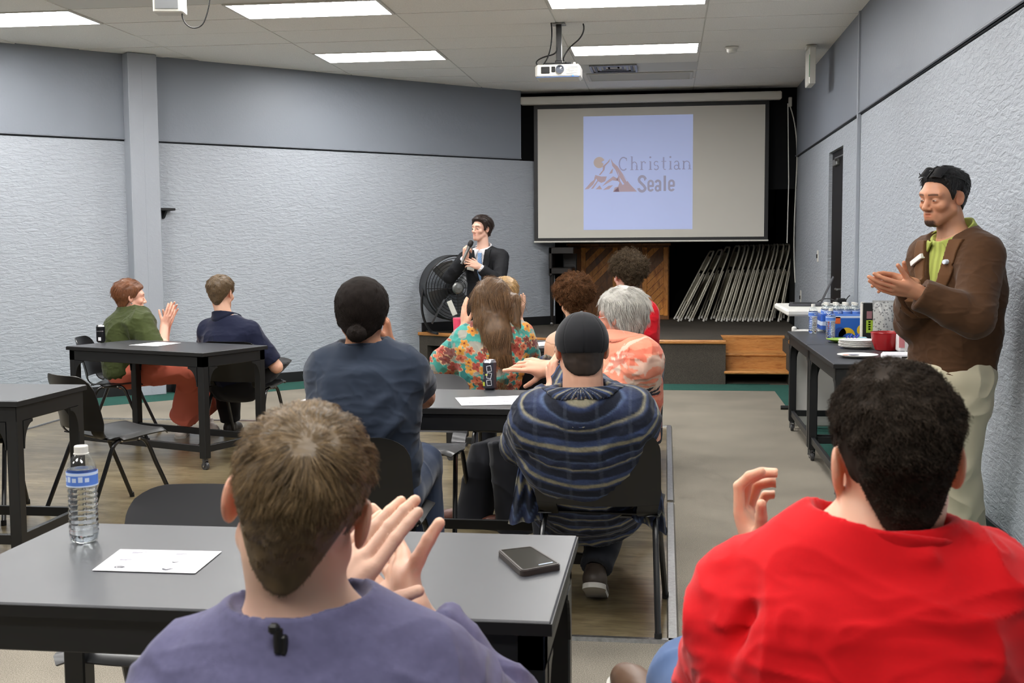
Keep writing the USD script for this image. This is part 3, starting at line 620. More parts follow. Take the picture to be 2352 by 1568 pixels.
for k in range(8): add('guard_spoke', tube([(.05 * math.cos(k * PI / 4), -.152, zc + .05 * math.sin(k * PI / 4)), (FR * math.cos(k * PI / 4), -.15, zc + FR * math.sin(k * PI / 4))], .004, 5), m_blackmetal, fan)
add('hub', place(lathe([(.065, 0), (.065, .02), (.05, .035), (.001, .04)], 24), frame(V(0, -.145, zc), V(1, 0, 0), V(0, 0, 1), V(0, -1, 0))), m_metal, fan)
add('motor', cyl((0, -.05, zc), (0, .12, zc), .08, 20), m_blackmetal, fan)
m_blade = mat('fan_blade', srgb(120, 122, 124), .35, metal=.6)
for k in range(4):
    g = np.zeros((6, 5, 3))
    for i, rr in enumerate(np.linspace(.05, .31, 6)):
        for j, w_ in enumerate(np.linspace(-.5, .5, 5)):
            a = k * PI / 2 + .5 + w_ * (1.05 - rr); g[i, j] = (rr * math.cos(a), -.02 + w_ * .12, zc + rr * math.sin(a))
    add('blade', surf(g, .003), m_blade, fan, 40)
for s in (-1, 1):
    add('stand_leg', tube(spline([(s * FR * .98, 0, zc), (s * FR * 1.02, 0, .25), (s * .3, 0, .06), (s * .26, 0, .014)], 16), .014, 8), m_blackmetal, fan)
    add('stand_foot', tube([(s * .26, -.24, .014), (s * .26, .24, .014)], .014, 8), m_blackmetal, fan)
add('strut', box((-.24, -.17, .10), (-.22, -.16, .40)).apply_transform(trimesh.transformations.rotation_matrix(.5, (0, 1, 0), (-.23, -.165, .25))), m_chrome, fan, False)
add('speed_plate', box((-.10, -.172, .20), (-.04, -.162, .37), .003).apply_transform(trimesh.transformations.rotation_matrix(-.4, (0, 1, 0), (-.07, -.165, .28))), m_white_plastic, fan, False)
# ------------------------------------------------------------------ people: signed distance bodies, clothes and hair
F32 = np.float32
def smin(a, b, k):
    h = np.clip(.5 + .5 * (b - a) / k, 0, 1); return b * (1 - h) + a * h - k * h * (1 - h)
def smax(a, b, k): return -smin(-a, -b, k)
def rcone(P, a, b, ra, rb):
    a = np.asarray(a, F32); ba = np.asarray(b, F32) - a; q = P - a
    t = np.clip(q @ ba / max(float(ba @ ba), 1e-9), 0, 1)
    return np.linalg.norm(q - t[:, None] * ba, axis=1) - (ra + (rb - ra) * t)
def ell(P, c, r, A=None):
    q = P - np.asarray(c, F32)
    if A is not None: q = q @ np.asarray(A, F32)
    r = np.asarray(r, F32); k0 = np.linalg.norm(q / r, axis=1); k1 = np.linalg.norm(q / (r * r), axis=1)
    return k0 * (k0 - 1) / np.maximum(k1, 1e-6)
_E = np.array([(0, 1), (2, 3), (4, 5), (6, 7), (0, 2), (1, 3), (4, 6), (5, 7), (0, 4), (1, 5), (2, 6), (3, 7)])
_C = np.array([[i >> 0 & 1, i >> 1 & 1, i >> 2 & 1] for i in range(8)])
def mesh_sdf(f, lo, hi, h, B=8):
    """sparse surface nets of f < 0"""
    lo = np.asarray(lo, float) - 2 * h; n = np.maximum(1, np.ceil((np.asarray(hi) + 2 * h - lo) / (h * B)).astype(int))
    I = np.stack(np.meshgrid(*[np.arange(k) for k in n], indexing='ij'), -1).reshape(-1, 3)
    d = f((lo + (I * B + (B - 1) / 2) * h).astype(F32))
    vals = np.repeat(np.repeat(np.repeat(np.sign(d).reshape(n), B, 0), B, 1), B, 2).astype(F32)
    act = I[np.abs(d) < 1.25 * B * h]
    off = np.stack(np.meshgrid(*[np.arange(B)] * 3, indexing='ij'), -1).reshape(-1, 3)
    J = (act[:, None] * B + off).reshape(-1, 3)
    vals[J[:, 0], J[:, 1], J[:, 2]] = f((lo + J * h).astype(F32))
    s = vals < 0; N = np.array(vals.shape)
    cnt = sum(s[c[0]:N[0] - 1 + c[0], c[1]:N[1] - 1 + c[1], c[2]:N[2] - 1 + c[2]].astype(np.int8) for c in _C)
    cells = np.argwhere((cnt > 0) & (cnt < 8))
    v8 = np.stack([vals[cells[:, 0] + c[0], cells[:, 1] + c[1], cells[:, 2] + c[2]] for c in _C], 1)
    acc, num = np.zeros((len(cells), 3)), np.zeros(len(cells))
    for a, b in _E:
        m = (v8[:, a] < 0) != (v8[:, b] < 0); t = v8[m, a] / (v8[m, a] - v8[m, b])
        acc[m] += _C[a] + t[:, None] * (_C[b] - _C[a]); num[m] += 1
    pos = lo + (cells + acc / num[:, None]) * h
    idx = np.full(N, -1, np.int64); idx[cells[:, 0], cells[:, 1], cells[:, 2]] = np.arange(len(cells)); F = []
    for ax in range(3):
        e = np.zeros(3, int); e[ax] = 1; u, w = np.eye(3, dtype=int)[(ax + 1) % 3], np.eye(3, dtype=int)[(ax + 2) % 3]
        sl = tuple(slice(0 if k == ax else 1, N[k] - 1) for k in range(3)); s1 = tuple(slice(1, N[k]) if k == ax else slice(1, N[k] - 1) for k in range(3))
        g = np.argwhere(s[sl] != s[s1]) + (1 - e)
        q = np.stack([idx[tuple((g - o).T)] for o in (0 * e, u, u + w, w)], 1)
        flip = s[tuple(g.T)]; q[~flip] = q[~flip][:, ::-1]; q = q[(q >= 0).all(1)]; F.append(q)
    q = np.vstack(F); return pos, np.vstack([q[:, [0, 1, 2]], q[:, [0, 2, 3]]])
def normals(v, f):
    n = np.zeros_like(v); c = np.cross(v[f[:, 1]] - v[f[:, 0]], v[f[:, 2]] - v[f[:, 0]])
    for k in range(3): np.add.at(n, f[:, k], c)
    return n / np.maximum(np.linalg.norm(n, axis=1), 1e-12)[:, None]
def smooth_mesh(v, f, it=2, lam=.5):
    from scipy.sparse import coo_matrix
    e = np.vstack([f[:, [0, 1]], f[:, [1, 2]], f[:, [2, 0]]]); n = len(v)
    A = coo_matrix((np.ones(2 * len(e)), (np.r_[e[:, 0], e[:, 1]], np.r_[e[:, 1], e[:, 0]])), shape=(n, n)).tocsr(); A.data[:] = 1
    dg = np.maximum(np.asarray(A.sum(1)).ravel(), 1)
    for _ in range(it):
        v = v + lam * (A @ v / dg[:, None] - v); v = v - (lam * 1.04) * (A @ v / dg[:, None] - v)
    return v
def nz(P, f, seed=0): return meshkit.noise(np.asarray(P) * f, seed) * 2 - 1
def interp(x, xs, ys): return np.interp(x, xs, ys).astype(F32)
def sstep(x, a, b): t = np.clip((x - a) / (b - a), 0, 1); return t * t * (3 - 2 * t)

def head_sdf(Q, w=1.0, jaw=1.0, nose=1.0, smile=0.0, chin=1.0):
    """Q in head coordinates: x to the person's right, y forward, z up, origin between the ears"""
    x = Q * np.array([1 / w, 1, 1], F32); ax = np.abs(x[:, 0]); S = np.c_[ax, x[:, 1], x[:, 2]].astype(F32)
    d = ell(S, (0, -.014, .036), (.0765, .098, .084))
    d = smin(d, rcone(S, (0, .038, .01), (0, .052, -.055), .056, .040), .03)
    d = smin(d, rcone(S, (.050 * jaw, .006, -.045), (.018, .064, -.092 * chin), .022, .019), .03)
    d = smin(d, ell(S, (0, .072, -.090 * chin), (.024, .020, .017)), .02)
    d = smin(d, ell(S, (.040, .060, -.022), (.026, .024, .022)), .02)                     # cheekbone
    d = smin(d, rcone(S, (0, .086, .030), (.046, .070, .030), .012, .012), .018)           # brow
    d = smax(d, -ell(S, (.032, .103, .004), (.019, .018, .014)), .016)                     # eye socket
    d = smin(d, ell(S, (.032, .0765, .003), (.0165, .0145, .0125)), .005)                  # lids
    d = smin(d, rcone(S, (0, .088, .014), (0, .108, -.026), .0075, .0115 * nose), .012)    # nose
    d = smin(d, ell(S, (.0125 * nose, .0985, -.031), (.009, .010, .0075)), .006)
    d = smin(d, ell(S, (0, .080, -.058), (.030, .013, .020)), .014)                        # muzzle
    zl = (1.2 * smile) * S[:, 0] ** 2 * 12
    M = S.copy(); M[:, 2] -= zl
    d = smin(d, ell(M, (0, .0905, -.0525), (.021, .0060, .0048)), .004)
    d = smin(d, ell(M, (0, .0895, -.0635), (.018, .0066, .0058)), .004)
    d = smax(d, -ell(M, (0, .0975, -.0578), (.022, .006, .0016)), .003)
    e = ell(S, (.0805, -.012, .0), (.0075, .019, .031), np.array([[.93, .36, 0], [-.36, .93, .17], [0, -.17, .98]]).T)   # ear
    e = smax(e, -ell(S, (.0885, -.005, .003), (.0075, .0115, .021)), .004)
    d = smin(d, e, .006)
    return d
HAIRLINE = ([-.13, -.085, -.058, -.040, -.030, -.022, .004, .010, .013, .026, .034, .05, .075, .11], [-.090, -.088, -.060, -.025, .010, .030, .036, .02, -.018, -.014, .020, .047, .066, .074])

def hand_sdf(P, wrist, Y, Z, side, curls=(20, 20, 22, 25), spread=4., thumb=(48, 20), tcurl=15, s=1.0):
    """wrist point, finger direction Y, back-of-hand direction Z; side +1 right, -1 left"""
    Y = unit(Y); Z = unit(np.asarray(Z, float) - Y * (np.asarray(Z, float) @ Y)); X = np.cross(Z, Y) * side
    A = np.c_[X, Y, Z]; Q = ((P - np.asarray(wrist, F32)) @ A.astype(F32)) / F32(s)
    base = [(.031, .090, 0), (.0105, .095, .002), (-.0105, .090, .001), (-.030, .080, -.002)]
    L = [(.043, .026, .021), (.047, .030, .022), (.043, .028, .022), (.034, .021, .019)]; R = [.0097, .0100, .0095, .0082]
    d = rcone(Q, (.013, -.01, 0), (.026, .078, 0), .0195, .0135)
    d = smin(d, rcone(Q, (-.013, -.01, 0), (-.024, .070, -.002), .0190, .0125), .02)
    d = smin(d, rcone(Q, (0, .01, 0), (.002, .082, .001), .0185, .0135), .015)
    d = smin(d, ell(Q, (.024, .034, -.011), (.018, .032, .015)), .012)
    d = smin(d, ell(Q, (-.022, .036, -.009), (.013, .032, .012)), .012)
    fd = None
    for k in range(4):
        p = np.array(base[k]); a = math.radians(spread * (1.5 - k)); c = 0.; r = R[k]; cu = curls[k]
        cu = cu if isinstance(cu, (tuple, list)) else (cu, cu * 1.1, cu * .7); g = None
        for j in range(3):
            c += math.radians(cu[j]); q = p + L[k][j] * np.array([math.sin(a) * math.cos(c), math.cos(a) * math.cos(c), -math.sin(c)])
            seg = rcone(Q, p, q, r, r * .93); g = seg if g is None else smin(g, seg, .003); p, r = q, r * .93
        fd = g if fd is None else np.minimum(fd, g)
    d = smin(d, fd, .007)
    th, ph = map(math.radians, thumb); p = np.array((.022, .022, -.010)); r = .0125; g = None; t2 = th
    for j, l in enumerate((.040, .032, .027)):
        q = p + l * np.array([math.sin(t2) * math.cos(ph), math.cos(t2) * math.cos(ph), -math.sin(ph)])
        seg = rcone(Q, p, q, r, r * .87); g = seg if g is None else smin(g, seg, .004); p, r = q, r * .87; t2 -= math.radians(tcurl); ph += math.radians(tcurl * .3)
    return smin(d, g, .010) * F32(s)

def fold(v, n, amp, seed, stretch=(1, 1, 1), f=9.):
    """cloth folds: ridged and soft noise along the normals"""
    q = v * np.array(stretch) * f; w = q + .6 * np.c_[nz(q, .7, seed + 5), nz(q, .7, seed + 6), nz(q, .7, seed + 7)]
    r = 1 - np.abs(nz(w, 1, seed)); a = (r ** 3) * .9 + .5 * nz(w, .6, seed + 2) + .22 * nz(w, 2.1, seed + 3)
    return v + n * (amp * a)[:, None]

def bend(a, b, la, lb, hint):
    """middle joint of a two-bone limb from a to b, bent towards hint"""
    a, b = np.array(a, float), np.array(b, float); D = b - a; L = np.linalg.norm(D)
    if L > (la + lb) * .998: la, lb = la * L / (la + lb) * 1.002, lb * L / (la + lb) * 1.002
    x = (la * la - lb * lb + L * L) / (2 * L); h = math.sqrt(max(la * la - x * x, 0)); u = D / L
    w = np.array(hint, float) - a; w -= u * (w @ u); return a + u * x + unit(w) * h

class Person:
    def __init__(s, **k):
        s.seed, s.wid, s.dep, s.belly, s.fem, s.armr = 1, 1., 1., 0., False, 1.
        s.hh, s.hb, s.hs = .005, .0035, 1.0       # cloth cell, skin cell, hand size
        s.headargs = {}; s.__dict__.update(k)
        s.H = np.array(s.H, float); s.SL, s.SR, s.PC = (np.array(q, float) for q in (s.SL, s.SR, s.PC))
        s.R = unit(s.SR - s.SL); s.NB = (s.SL + s.SR) / 2
        up = unit(s.NB - s.PC); s.F = unit(np.cross(up, s.R)); s.U = np.cross(s.R, s.F)
        pr = getattr(s, 'hipR', s.R); s.pR = unit(np.array(pr, float)); s.pF = unit(np.cross((0, 0, 1.), s.pR))
        s.NB = s.NB + s.U * .045 - s.F * .012
        y, p, r = (math.radians(q) for q in s.look)     # yaw from +y (left positive), pitch up, roll to the person's right
        fy = np.array([-math.sin(y) * math.cos(p), math.cos(y) * math.cos(p), math.sin(p)]); rx = np.array([math.cos(y), math.sin(y), 0]); uz = np.cross(rx, fy)
        hx = rx * math.cos(r) - uz * math.sin(r); hz = uz * math.cos(r) + rx * math.sin(r); s.A = np.c_[hx, fy, hz]
        for q, S_, W_, sg in (('L', s.SL, s.WL, -1), ('R', s.SR, s.WR, 1)):
            hint = getattr(s, 'E' + q, None)
            e = bend(S_, W_, .30, .265, hint if hint is not None else S_ + s.R * sg * .1 - s.U * .4 - s.F * .1); setattr(s, 'El' + q, e)
    def toh(s, P): return (P - s.H.astype(F32)) @ s.A.astype(F32)
    def ofh(s, Q): return np.asarray(Q, float) @ s.A.T + s.H
    def torso(s, P, o=0., hemk=1.0):
        w, dp = s.wid, s.dep; f = s.fem
        st = [(0., (.168 if f else .160), .115), (.28, (.132 if f else .148), .105 + s.belly), (.62, .158 if not f else .146, .118 + s.belly * .3), (.84, .150, .100), (1., .085, .070)]
        C, Rr_, Ff = [], [], []
        for t, a, b in st:
            c = s.PC + (s.NB - s.PC) * t + s.F * (-.03 * math.sin(t * PI)) * (1 if t > 0 else 0); C.append(c)
            r = unit(s.pR * (1 - t) + s.R * t); u = s.U; fw = unit(np.cross(u, r)); Rr_.append(r); Ff.append(fw)
        d = None
        for i in range(len(st) - 1):
            a, b = C[i], C[i + 1]; ba = b - a; q = P - a.astype(F32); t = np.clip(q @ ba.astype(F32) / F32(ba @ ba), 0, 1)
            q = q - t[:, None] * ba.astype(F32)
            x = q @ unit(Rr_[i] + Rr_[i + 1]).astype(F32); y = q @ unit(Ff[i] + Ff[i + 1]).astype(F32)
            zr = np.linalg.norm(q, axis=1) ** 2 - x * x - y * y; zr = np.sqrt(np.maximum(zr, 0))
            aa = (st[i][1] + (st[i + 1][1] - st[i][1]) * t) * w + o; bb = (st[i][2] + (st[i + 1][2] - st[i][2]) * t) * dp + o
            e = (np.sqrt((x / aa) ** 2 + (y / bb) ** 2 + (zr / bb) ** 2) - 1) * bb
            d = e if d is None else smin(d, e, .05)
        nk = s.NB + s.U * .03
        for S_ in (s.SL, s.SR):
            i_ = S_ + (s.NB - S_) * .12
            d = smin(d, rcone(P, nk, i_, .050 * w + o, .058 * s.armr + o), .05)
        return d
    def arm(s, P, q, o=0., oe=None, long=True):
        S_, E_, W_ = (s.SL, s.ElL, s.WL) if q == 'L' else (s.SR, s.ElR, s.WR); k = s.armr * (.9 if s.fem else 1); oe = o if oe is None else oe
        d = rcone(P, S_, E_, .055 * k + o, .041 * k + oe)
        if long: d = smin(d, smin(rcone(P, E_, E_ + (W_ - E_) * .35, .041 * k + oe, .040 * k + oe), rcone(P, E_ + (W_ - E_) * .35, W_, .040 * k + oe, .0265 * k + oe), .02), .02)
        return d
    def neck(s, P, o=0.):
        a = s.ofh((0, -.022, -.045)); k = (.86 if s.fem else 1.0) * getattr(s, 'neckr', 1.)
        return rcone(P, a, s.NB - s.U * .02 + s.F * .005, .054 * k + o, .060 * k + o)
    def skin(s, P, parts='all'):
        d = smin(head_sdf(s.toh(P), **s.headargs), s.neck(P), .02)
        d = smin(d, s.torso(P, -.012), .03)
        for q, sg in (('L', -1), ('R', 1)):
            d = smin(d, s.arm(P, q), .02)
            hd = getattr(s, 'hand' + q, None)
            if hd is not None: d = smin(d, hand_sdf(P, s.WL if q == 'L' else s.WR, hd[0], hd[1], sg, s=s.hs * (.9 if s.fem else 1), **(hd[2] if len(hd) > 2 else {})), .012)
        return d
    def build(s, root, skincol, paint=None, hideR=False):
        """one skin mesh: fine head, fine forearms and hands, coarse trunk"""
        vs, fs, n = [], [], 0
        c = s.ofh((0, 0, -.02)); hreg = lambda P: np.minimum(np.linalg.norm(P - c.astype(F32), axis=1) - .165, s.neck(P, .02))
        regs = [(c - .27, c + .22, s.hb, lambda P: np.maximum(s.skin(P), np.linalg.norm(P - c.astype(F32), axis=1) - .27))]
        for q in 'LR':
            if getattr(s, 'hand' + q, None) is None: continue
            E_, W_, hd = getattr(s, 'El' + q), getattr(s, 'W' + q), getattr(s, 'hand' + q)
            a = W_ + (E_ - W_) * getattr(s, 'bare' + q, .5); tip = W_ + unit(hd[0]) * .2; cc = (a + tip) / 2; rr = max(np.linalg.norm(tip - a) / 2 + .02, .12)
            dr = unit(E_ - W_); sg = -1 if q == 'L' else 1
            def f(P, q=q, a=a, dr=dr, hd=hd, sg=sg, W_=W_):
                d = smin(s.arm(P, q), hand_sdf(P, W_, hd[0], hd[1], sg, s=s.hs * (.9 if s.fem else 1), **(hd[2] if len(hd) > 2 else {})), .012)
                return np.maximum(d, (P - a.astype(F32)) @ dr.astype(F32))
            lo_, hi_ = np.minimum(a, tip) - .075, np.maximum(a, tip) + .075
            regs.append((lo_, hi_, min(s.hb, .0032), f))
        def trunk(P):
            d = smin(s.torso(P, -.014), s.neck(P, -.003), .03)
            for q in 'LR': d = smin(d, s.arm(P, q, -.001, long=True), .02)
            return d
        pts = np.array([s.SL, s.SR, s.PC, s.NB, s.ElL, s.ElR, s.WL, s.WR]); regs.append((pts.min(0) - .17, pts.max(0) + .12, getattr(s, 'ht', .011), trunk))
        for k, (lo_, hi_, h, f) in enumerate(regs):
            v, t = mesh_sdf(f, lo_, hi_, h)
            if k < len(regs) - 1: v = smooth_mesh(v, t, 1, .4)
            vs.append(v); fs.append(t + n); n += len(v)
        v, f = np.vstack(vs), np.vstack(fs)
        skincol = np.array(skincol) * np.array([.86, .81, .77])
        col = np.tile(np.array(skincol, float), (len(v), 1)); Q = s.toh(v.astype(F32)); ax = np.abs(Q[:, 0])
        red = np.clip(nz(v, 28, s.seed), 0, 1) * .10 + .0
        lip = (np.exp(-((ax / .019) ** 4)) * np.exp(-((Q[:, 2] + .058) / .0105) ** 4) * (Q[:, 1] > .075)) * .55
        ear = np.exp(-((ax - .082) / .008) ** 2) * (np.abs(Q[:, 2]) < .04) * .35
        chk = np.exp(-((ax - .045) / .018) ** 2 - ((Q[:, 2] + .025) / .02) ** 2) * (Q[:, 1] > .03) * .10
        onh = np.linalg.norm(Q - np.array([0, .02, 0]), axis=1) < .135
        k = np.clip((lip + ear + chk) * onh + red, 0, 1)[:, None]
        col = col * (1 - k) + np.array(skincol) * np.array([.98, .58, .56]) * k
        br = np.exp(-((Q[:, 2] - .030 + (ax - .03) ** 2 * 4) / .0046) ** 4) * (ax > .012) * (ax < .052) * (Q[:, 1] > .05) * onh
        hc = np.array(getattr(s, 'browcol', srgb(50, 36, 26))); b_ = (br * .8)[:, None]; col = col * (1 - b_) + hc * b_
        if paint: col = paint(s, v, Q, col)
        add('body', trimesh.Trimesh(v, f, process=False), getattr(s, 'skinmat', m_skin), root, True, col=col)
        if getattr(s, 'eyes', True):
            for sg in (-1, 1):
                e = trimesh.creation.icosphere(2); P = e.vertices * np.array([.0125, .0085, .0062 * getattr(s, 'eyeopen', 1.)]) + np.array([sg * .032 * s.headargs.get('w', 1), .0842, .0035])
                q = e.vertices; iris = (np.hypot(q[:, 0], q[:, 2] * .5) < .5)
                add('eye', trimesh.Trimesh(s.ofh(P), e.faces, process=False), m_eye, root, True, col=np.where(iris[:, None], srgb(40, 26, 18), srgb(168, 158, 150)))
    def garment(s, root, name, m, col, o=.012, sleeve=.62, cuff=None, hem=.02, neck_r=.068, neck_h=.03, folds=.010, stretch=(1, 1, .45), osl=.018, paint=None, label=None, carve=None, f=9., k=.045, neck_tilt=.35, shoulder_o=None, only=None):
        """upper clothes. sleeve: fraction of the upper arm (<=1) or 1 + fraction of the forearm"""
        U, Fw = s.U, s.F; hemp = s.PC + U * hem; no = neck_r - .058 + .004; s.neck_o = no
        def fn(P):
            d = smin(s.torso(P, o), s.neck(P, no), .03)
            for q, sg in (('L', -1), ('R', 1)):
                S_, E_, W_ = (s.SL, s.ElL, s.WL) if q == 'L' else (s.SR, s.ElR, s.WR)
                sv = sleeve if not isinstance(sleeve, dict) else sleeve[q]
                if sv <= 0:
                    c = S_ - s.R * sg * .01; d = np.maximum(d, (P - c.astype(F32)) @ (s.R * sg).astype(F32)); continue
                if sv <= 1.0:
                    c = S_ + (E_ - S_) * sv; dr = unit(E_ - S_); a = np.maximum(s.arm(P, q, o, osl, long=False), (P - c.astype(F32)) @ dr.astype(F32))
                    hol = rcone(P, c - dr * .03, c + dr * .05, .050 * s.armr, .050 * s.armr)
                else:
                    c = E_ + (W_ - E_) * (sv - 1); dr = unit(W_ - E_); a = s.arm(P, q, o, osl)
                    near = np.linalg.norm(P - c.astype(F32), axis=1)
                    a = np.maximum(a, np.where(near < .16, (P - c.astype(F32)) @ dr.astype(F32), -1.)); hol = rcone(P, c - dr * .02, c + dr * .03, .030 * s.armr, .030 * s.armr)
                d = smin(d, a, k); d = smax(d, -hol, .004)
            d = smax(d, -((P - hemp.astype(F32)) @ U.astype(F32)), .006)
            nb = s.NB + U * (neck_h + .040); pl = (P - nb.astype(F32)) @ unit(U + Fw * neck_tilt).astype(F32)
            nd = s.neck(P)
            d = smax(d, np.where(np.linalg.norm(P - nb.astype(F32), axis=1) < .2, pl - 1.3 * np.maximum(nd - no - .004, 0), -1.), .005)
            d = smax(d, no - .0045 - nd, .003)
            return carve(s, P, d) if carve is not None and not s.nocarve else d
        s.gfn = fn; s.nocarve = False
        pts = [s.SL, s.SR, s.PC, s.NB, s.ElL, s.ElR] + ([s.WL, s.WR] if (max(sleeve.values()) if isinstance(sleeve, dict) else sleeve) > 1 else [])
        pts = np.array(pts); v, t = mesh_sdf(fn, pts.min(0) - .2, pts.max(0) + .14, s.hh)
        v = smooth_mesh(v, t, 1, .5); n = normals(v, t); v0 = v
        fade = sstep(np.linalg.norm(v - (s.NB + U * neck_h), axis=1), .09, .2)
        for p0, p1, w_, am in getattr(s, 'ridges', []):
            p0, p1 = np.array(p0, float), np.array(p1, float); ba = p1 - p0; t_ = (v0 - p0) @ ba / (ba @ ba); tc = np.clip(t_, 0, 1)
            dd = np.linalg.norm(v0 - p0 - tc[:, None] * ba, axis=1); v = v + n * (am * np.exp(-(dd / w_) ** 2) * np.clip(1.15 - np.abs(2 * tc - 1) ** 3, 0, 1))[:, None]
        if folds: v = v + (fold(v, n, folds, s.seed, stretch, f) - v + (fold(v, n, folds * .35, s.seed + 17, (1, 1, 1.6), f * 1.9) - v)) * (.25 + .75 * fade)[:, None]
        c = np.tile(np.array(col, float), (len(v), 1))
        if paint: c = paint(s, v0, n, c)
        return add(name, trimesh.Trimesh(v, t, process=False), m, root, True, col=c, label=label)
    def collar(s, root, col, m, w=.045, front=.02, h=.03, o=.006, base_o=.014, open_=0., spread=.6, tilt=.35, name='collar', label=None, paint=None, base=None, hcell=None):
        """a band or folded collar lying on the garment round the neck: w its width down the shoulder, h its height up the neck, open_ half the gap in front"""
        U = unit(s.U * .5 + unit(s.NB - s.H) * -.5); F = unit(s.F - U * (s.F @ U)); R = np.cross(F, U); nb = s.NB + U * .012
        bs = base or (lambda P, no=s.neck_o: smin(s.torso(P, base_o), s.neck(P, no), .03))
        def fn(P):
            q = P - nb.astype(F32); x, y, z = q @ R.astype(F32), q @ F.astype(F32), q @ U.astype(F32); b = bs(P); nd = s.neck(P)
            fr = np.clip(y / .06, -1, 1); top = (z + tilt * y) / math.sqrt(1 + tilt * tilt) - h
            d = np.maximum(np.maximum(b - o, -(b - o + .009)), np.maximum(nd - w - front * np.maximum(fr, 0), -nd + .001)); d = smax(d, top, .003)
            d = np.maximum(d, -z - .012 - .11 * np.maximum(fr, 0))
            if open_ > 0: d = np.maximum(d, np.where(y > 0, open_ + spread * np.maximum(h - .02 - z, 0) - np.abs(x), -1.))
            return d
        c = s.NB; v, t = mesh_sdf(fn, c - .17, c + .17, hcell or min(s.hh, .0034)); v = smooth_mesh(v, t, 1, .4)
        cc = np.tile(np.array(col, float), (len(v), 1))
        if paint: cc = paint(s, v, None, cc)
        return add(name, trimesh.Trimesh(v, t, process=False), m, root, True, col=cc, label=label)
    def decal(s, root, name, base, col, m, mask, o=.004, h=None, label=None, box_=None, paint=None):
        """a layer raised o above the solid base wherever mask(P) < 0"""
        fn = lambda P: np.maximum(np.maximum(base(P) - o, -(base(P) + .006)), mask(P))
        pts = np.array([s.SL, s.SR, s.PC, s.NB]); lo_, hi_ = box_ if box_ is not None else (pts.min(0) - .16, pts.max(0) + .12)
        v, t = mesh_sdf(fn, lo_, hi_, h or s.hh * .8); v = smooth_mesh(v, t, 1, .4)
        c = np.tile(np.array(col, float), (len(v), 1))
        if paint: c = paint(s, v, None, c)
        return add(name, trimesh.Trimesh(v, t, process=False), m, root, True, col=c, label=label)
    def trousers(s, root, m, col, KL, KR, AL, AR, o=.012, r=(.088, .066, .048), cut=.0, folds=.006, label=None, flare=0., name='trousers', h=None, top=.10):
        pR = s.pR; hl, hr = s.PC - pR * .092 - V(0, 0, .02), s.PC + pR * .092 - V(0, 0, .02)
        s.hipsj = hl, hr
        def fn(P):
            d = ell(P, s.PC - s.U * .01, (.165 * s.wid + o, .125 * s.dep + o, .12), np.c_[pR, s.pF, (0, 0, 1)])
            for h_, K, A_ in ((hl, KL, AL), (hr, KR, AR)):
                K, A_ = np.array(K, float), np.array(A_, float); dr = unit(A_ - K); e = A_ - dr * cut
                d = smin(d, rcone(P, h_, K, r[0] + o, r[1] + o), .03)
                lg = np.maximum(rcone(P, K, A_ + dr * .05, r[1] + o, r[2] + o + flare), (P - e.astype(F32)) @ dr.astype(F32))
                lg = smax(lg, -rcone(P, e - dr * .015, e + dr * .05, r[2] * .8, r[2] * .8), .004)
                d = smin(d, lg, .02)
            return smax(d, (P - (s.PC + s.U * top).astype(F32)) @ s.U.astype(F32), .006)
        pts = np.array([s.PC, KL, KR, AL, AR, hl, hr]); v, t = mesh_sdf(fn, pts.min(0) - .2, pts.max(0) + .2, h or s.hh * 1.15)
        v = smooth_mesh(v, t, 1, .5); n = normals(v, t); v = fold(v, n, folds, s.seed + 40, (1, 1, .8), 9.)
        return add(name, trimesh.Trimesh(v, t, process=False), m, root, True, col=np.tile(np.array(col, float), (len(v), 1)), label=label)
    def shoe(s, root, ankle, fwd, col, solecol, m, L=.27, up=(0, 0, 1), label=None):
        """ankle point about .09 above the sole"""
        y = unit(fwd); z = unit(np.array(up, float) - y * (np.array(up, float) @ y)); x = np.cross(y, z); a = np.array(ankle, float); T = np.c_[x, y, z]
        def fn(P):
            Q = (P - a.astype(F32)) @ T.astype(F32)
            d = rcone(Q, (0, -.03, -.05), (0, L - .14, -.062), .042, .038); d = smin(d, rcone(Q, (0, L - .17, -.06), (0, L - .105, -.066), .041, .030), .02)
            d = smin(d, rcone(Q, (0, -.012, -.04), (0, -.005, .012), .042, .040), .03); d = smax(d, Q[:, 2] - .015, .01)
            return smax(d, -Q[:, 2] - .078, .006)
        v, t = mesh_sdf(fn, a - L, a + L, .006); v = smooth_mesh(v, t, 1, .5)
        sh = add('shoe', trimesh.Trimesh(v, t, process=False), m, root, True, col=np.tile(np.array(col, float), (len(v), 1)), label=label)
        out = union_all([Point(0, -.03).buffer(.046), Point(0, L - .12).buffer(.043), sbox(-.042, -.03, .042, L - .12)])
        add('sole', place(prism(out, .020, -.092), frame(a, x, y, z)), m_sole_w if sum(solecol) > .6 else m_sole_d, sh, False)
        return sh
    # -------------------------------------------------------------- hair
    def hz(s, Q, line):
        z = np.interp(Q[:, 1], *line); return z + sstep(-Q[:, 1], .03, .06) * .030 * (np.minimum(np.abs(Q[:, 0]), .07) / .06) ** 2 * getattr(s, 'nape', 1.)
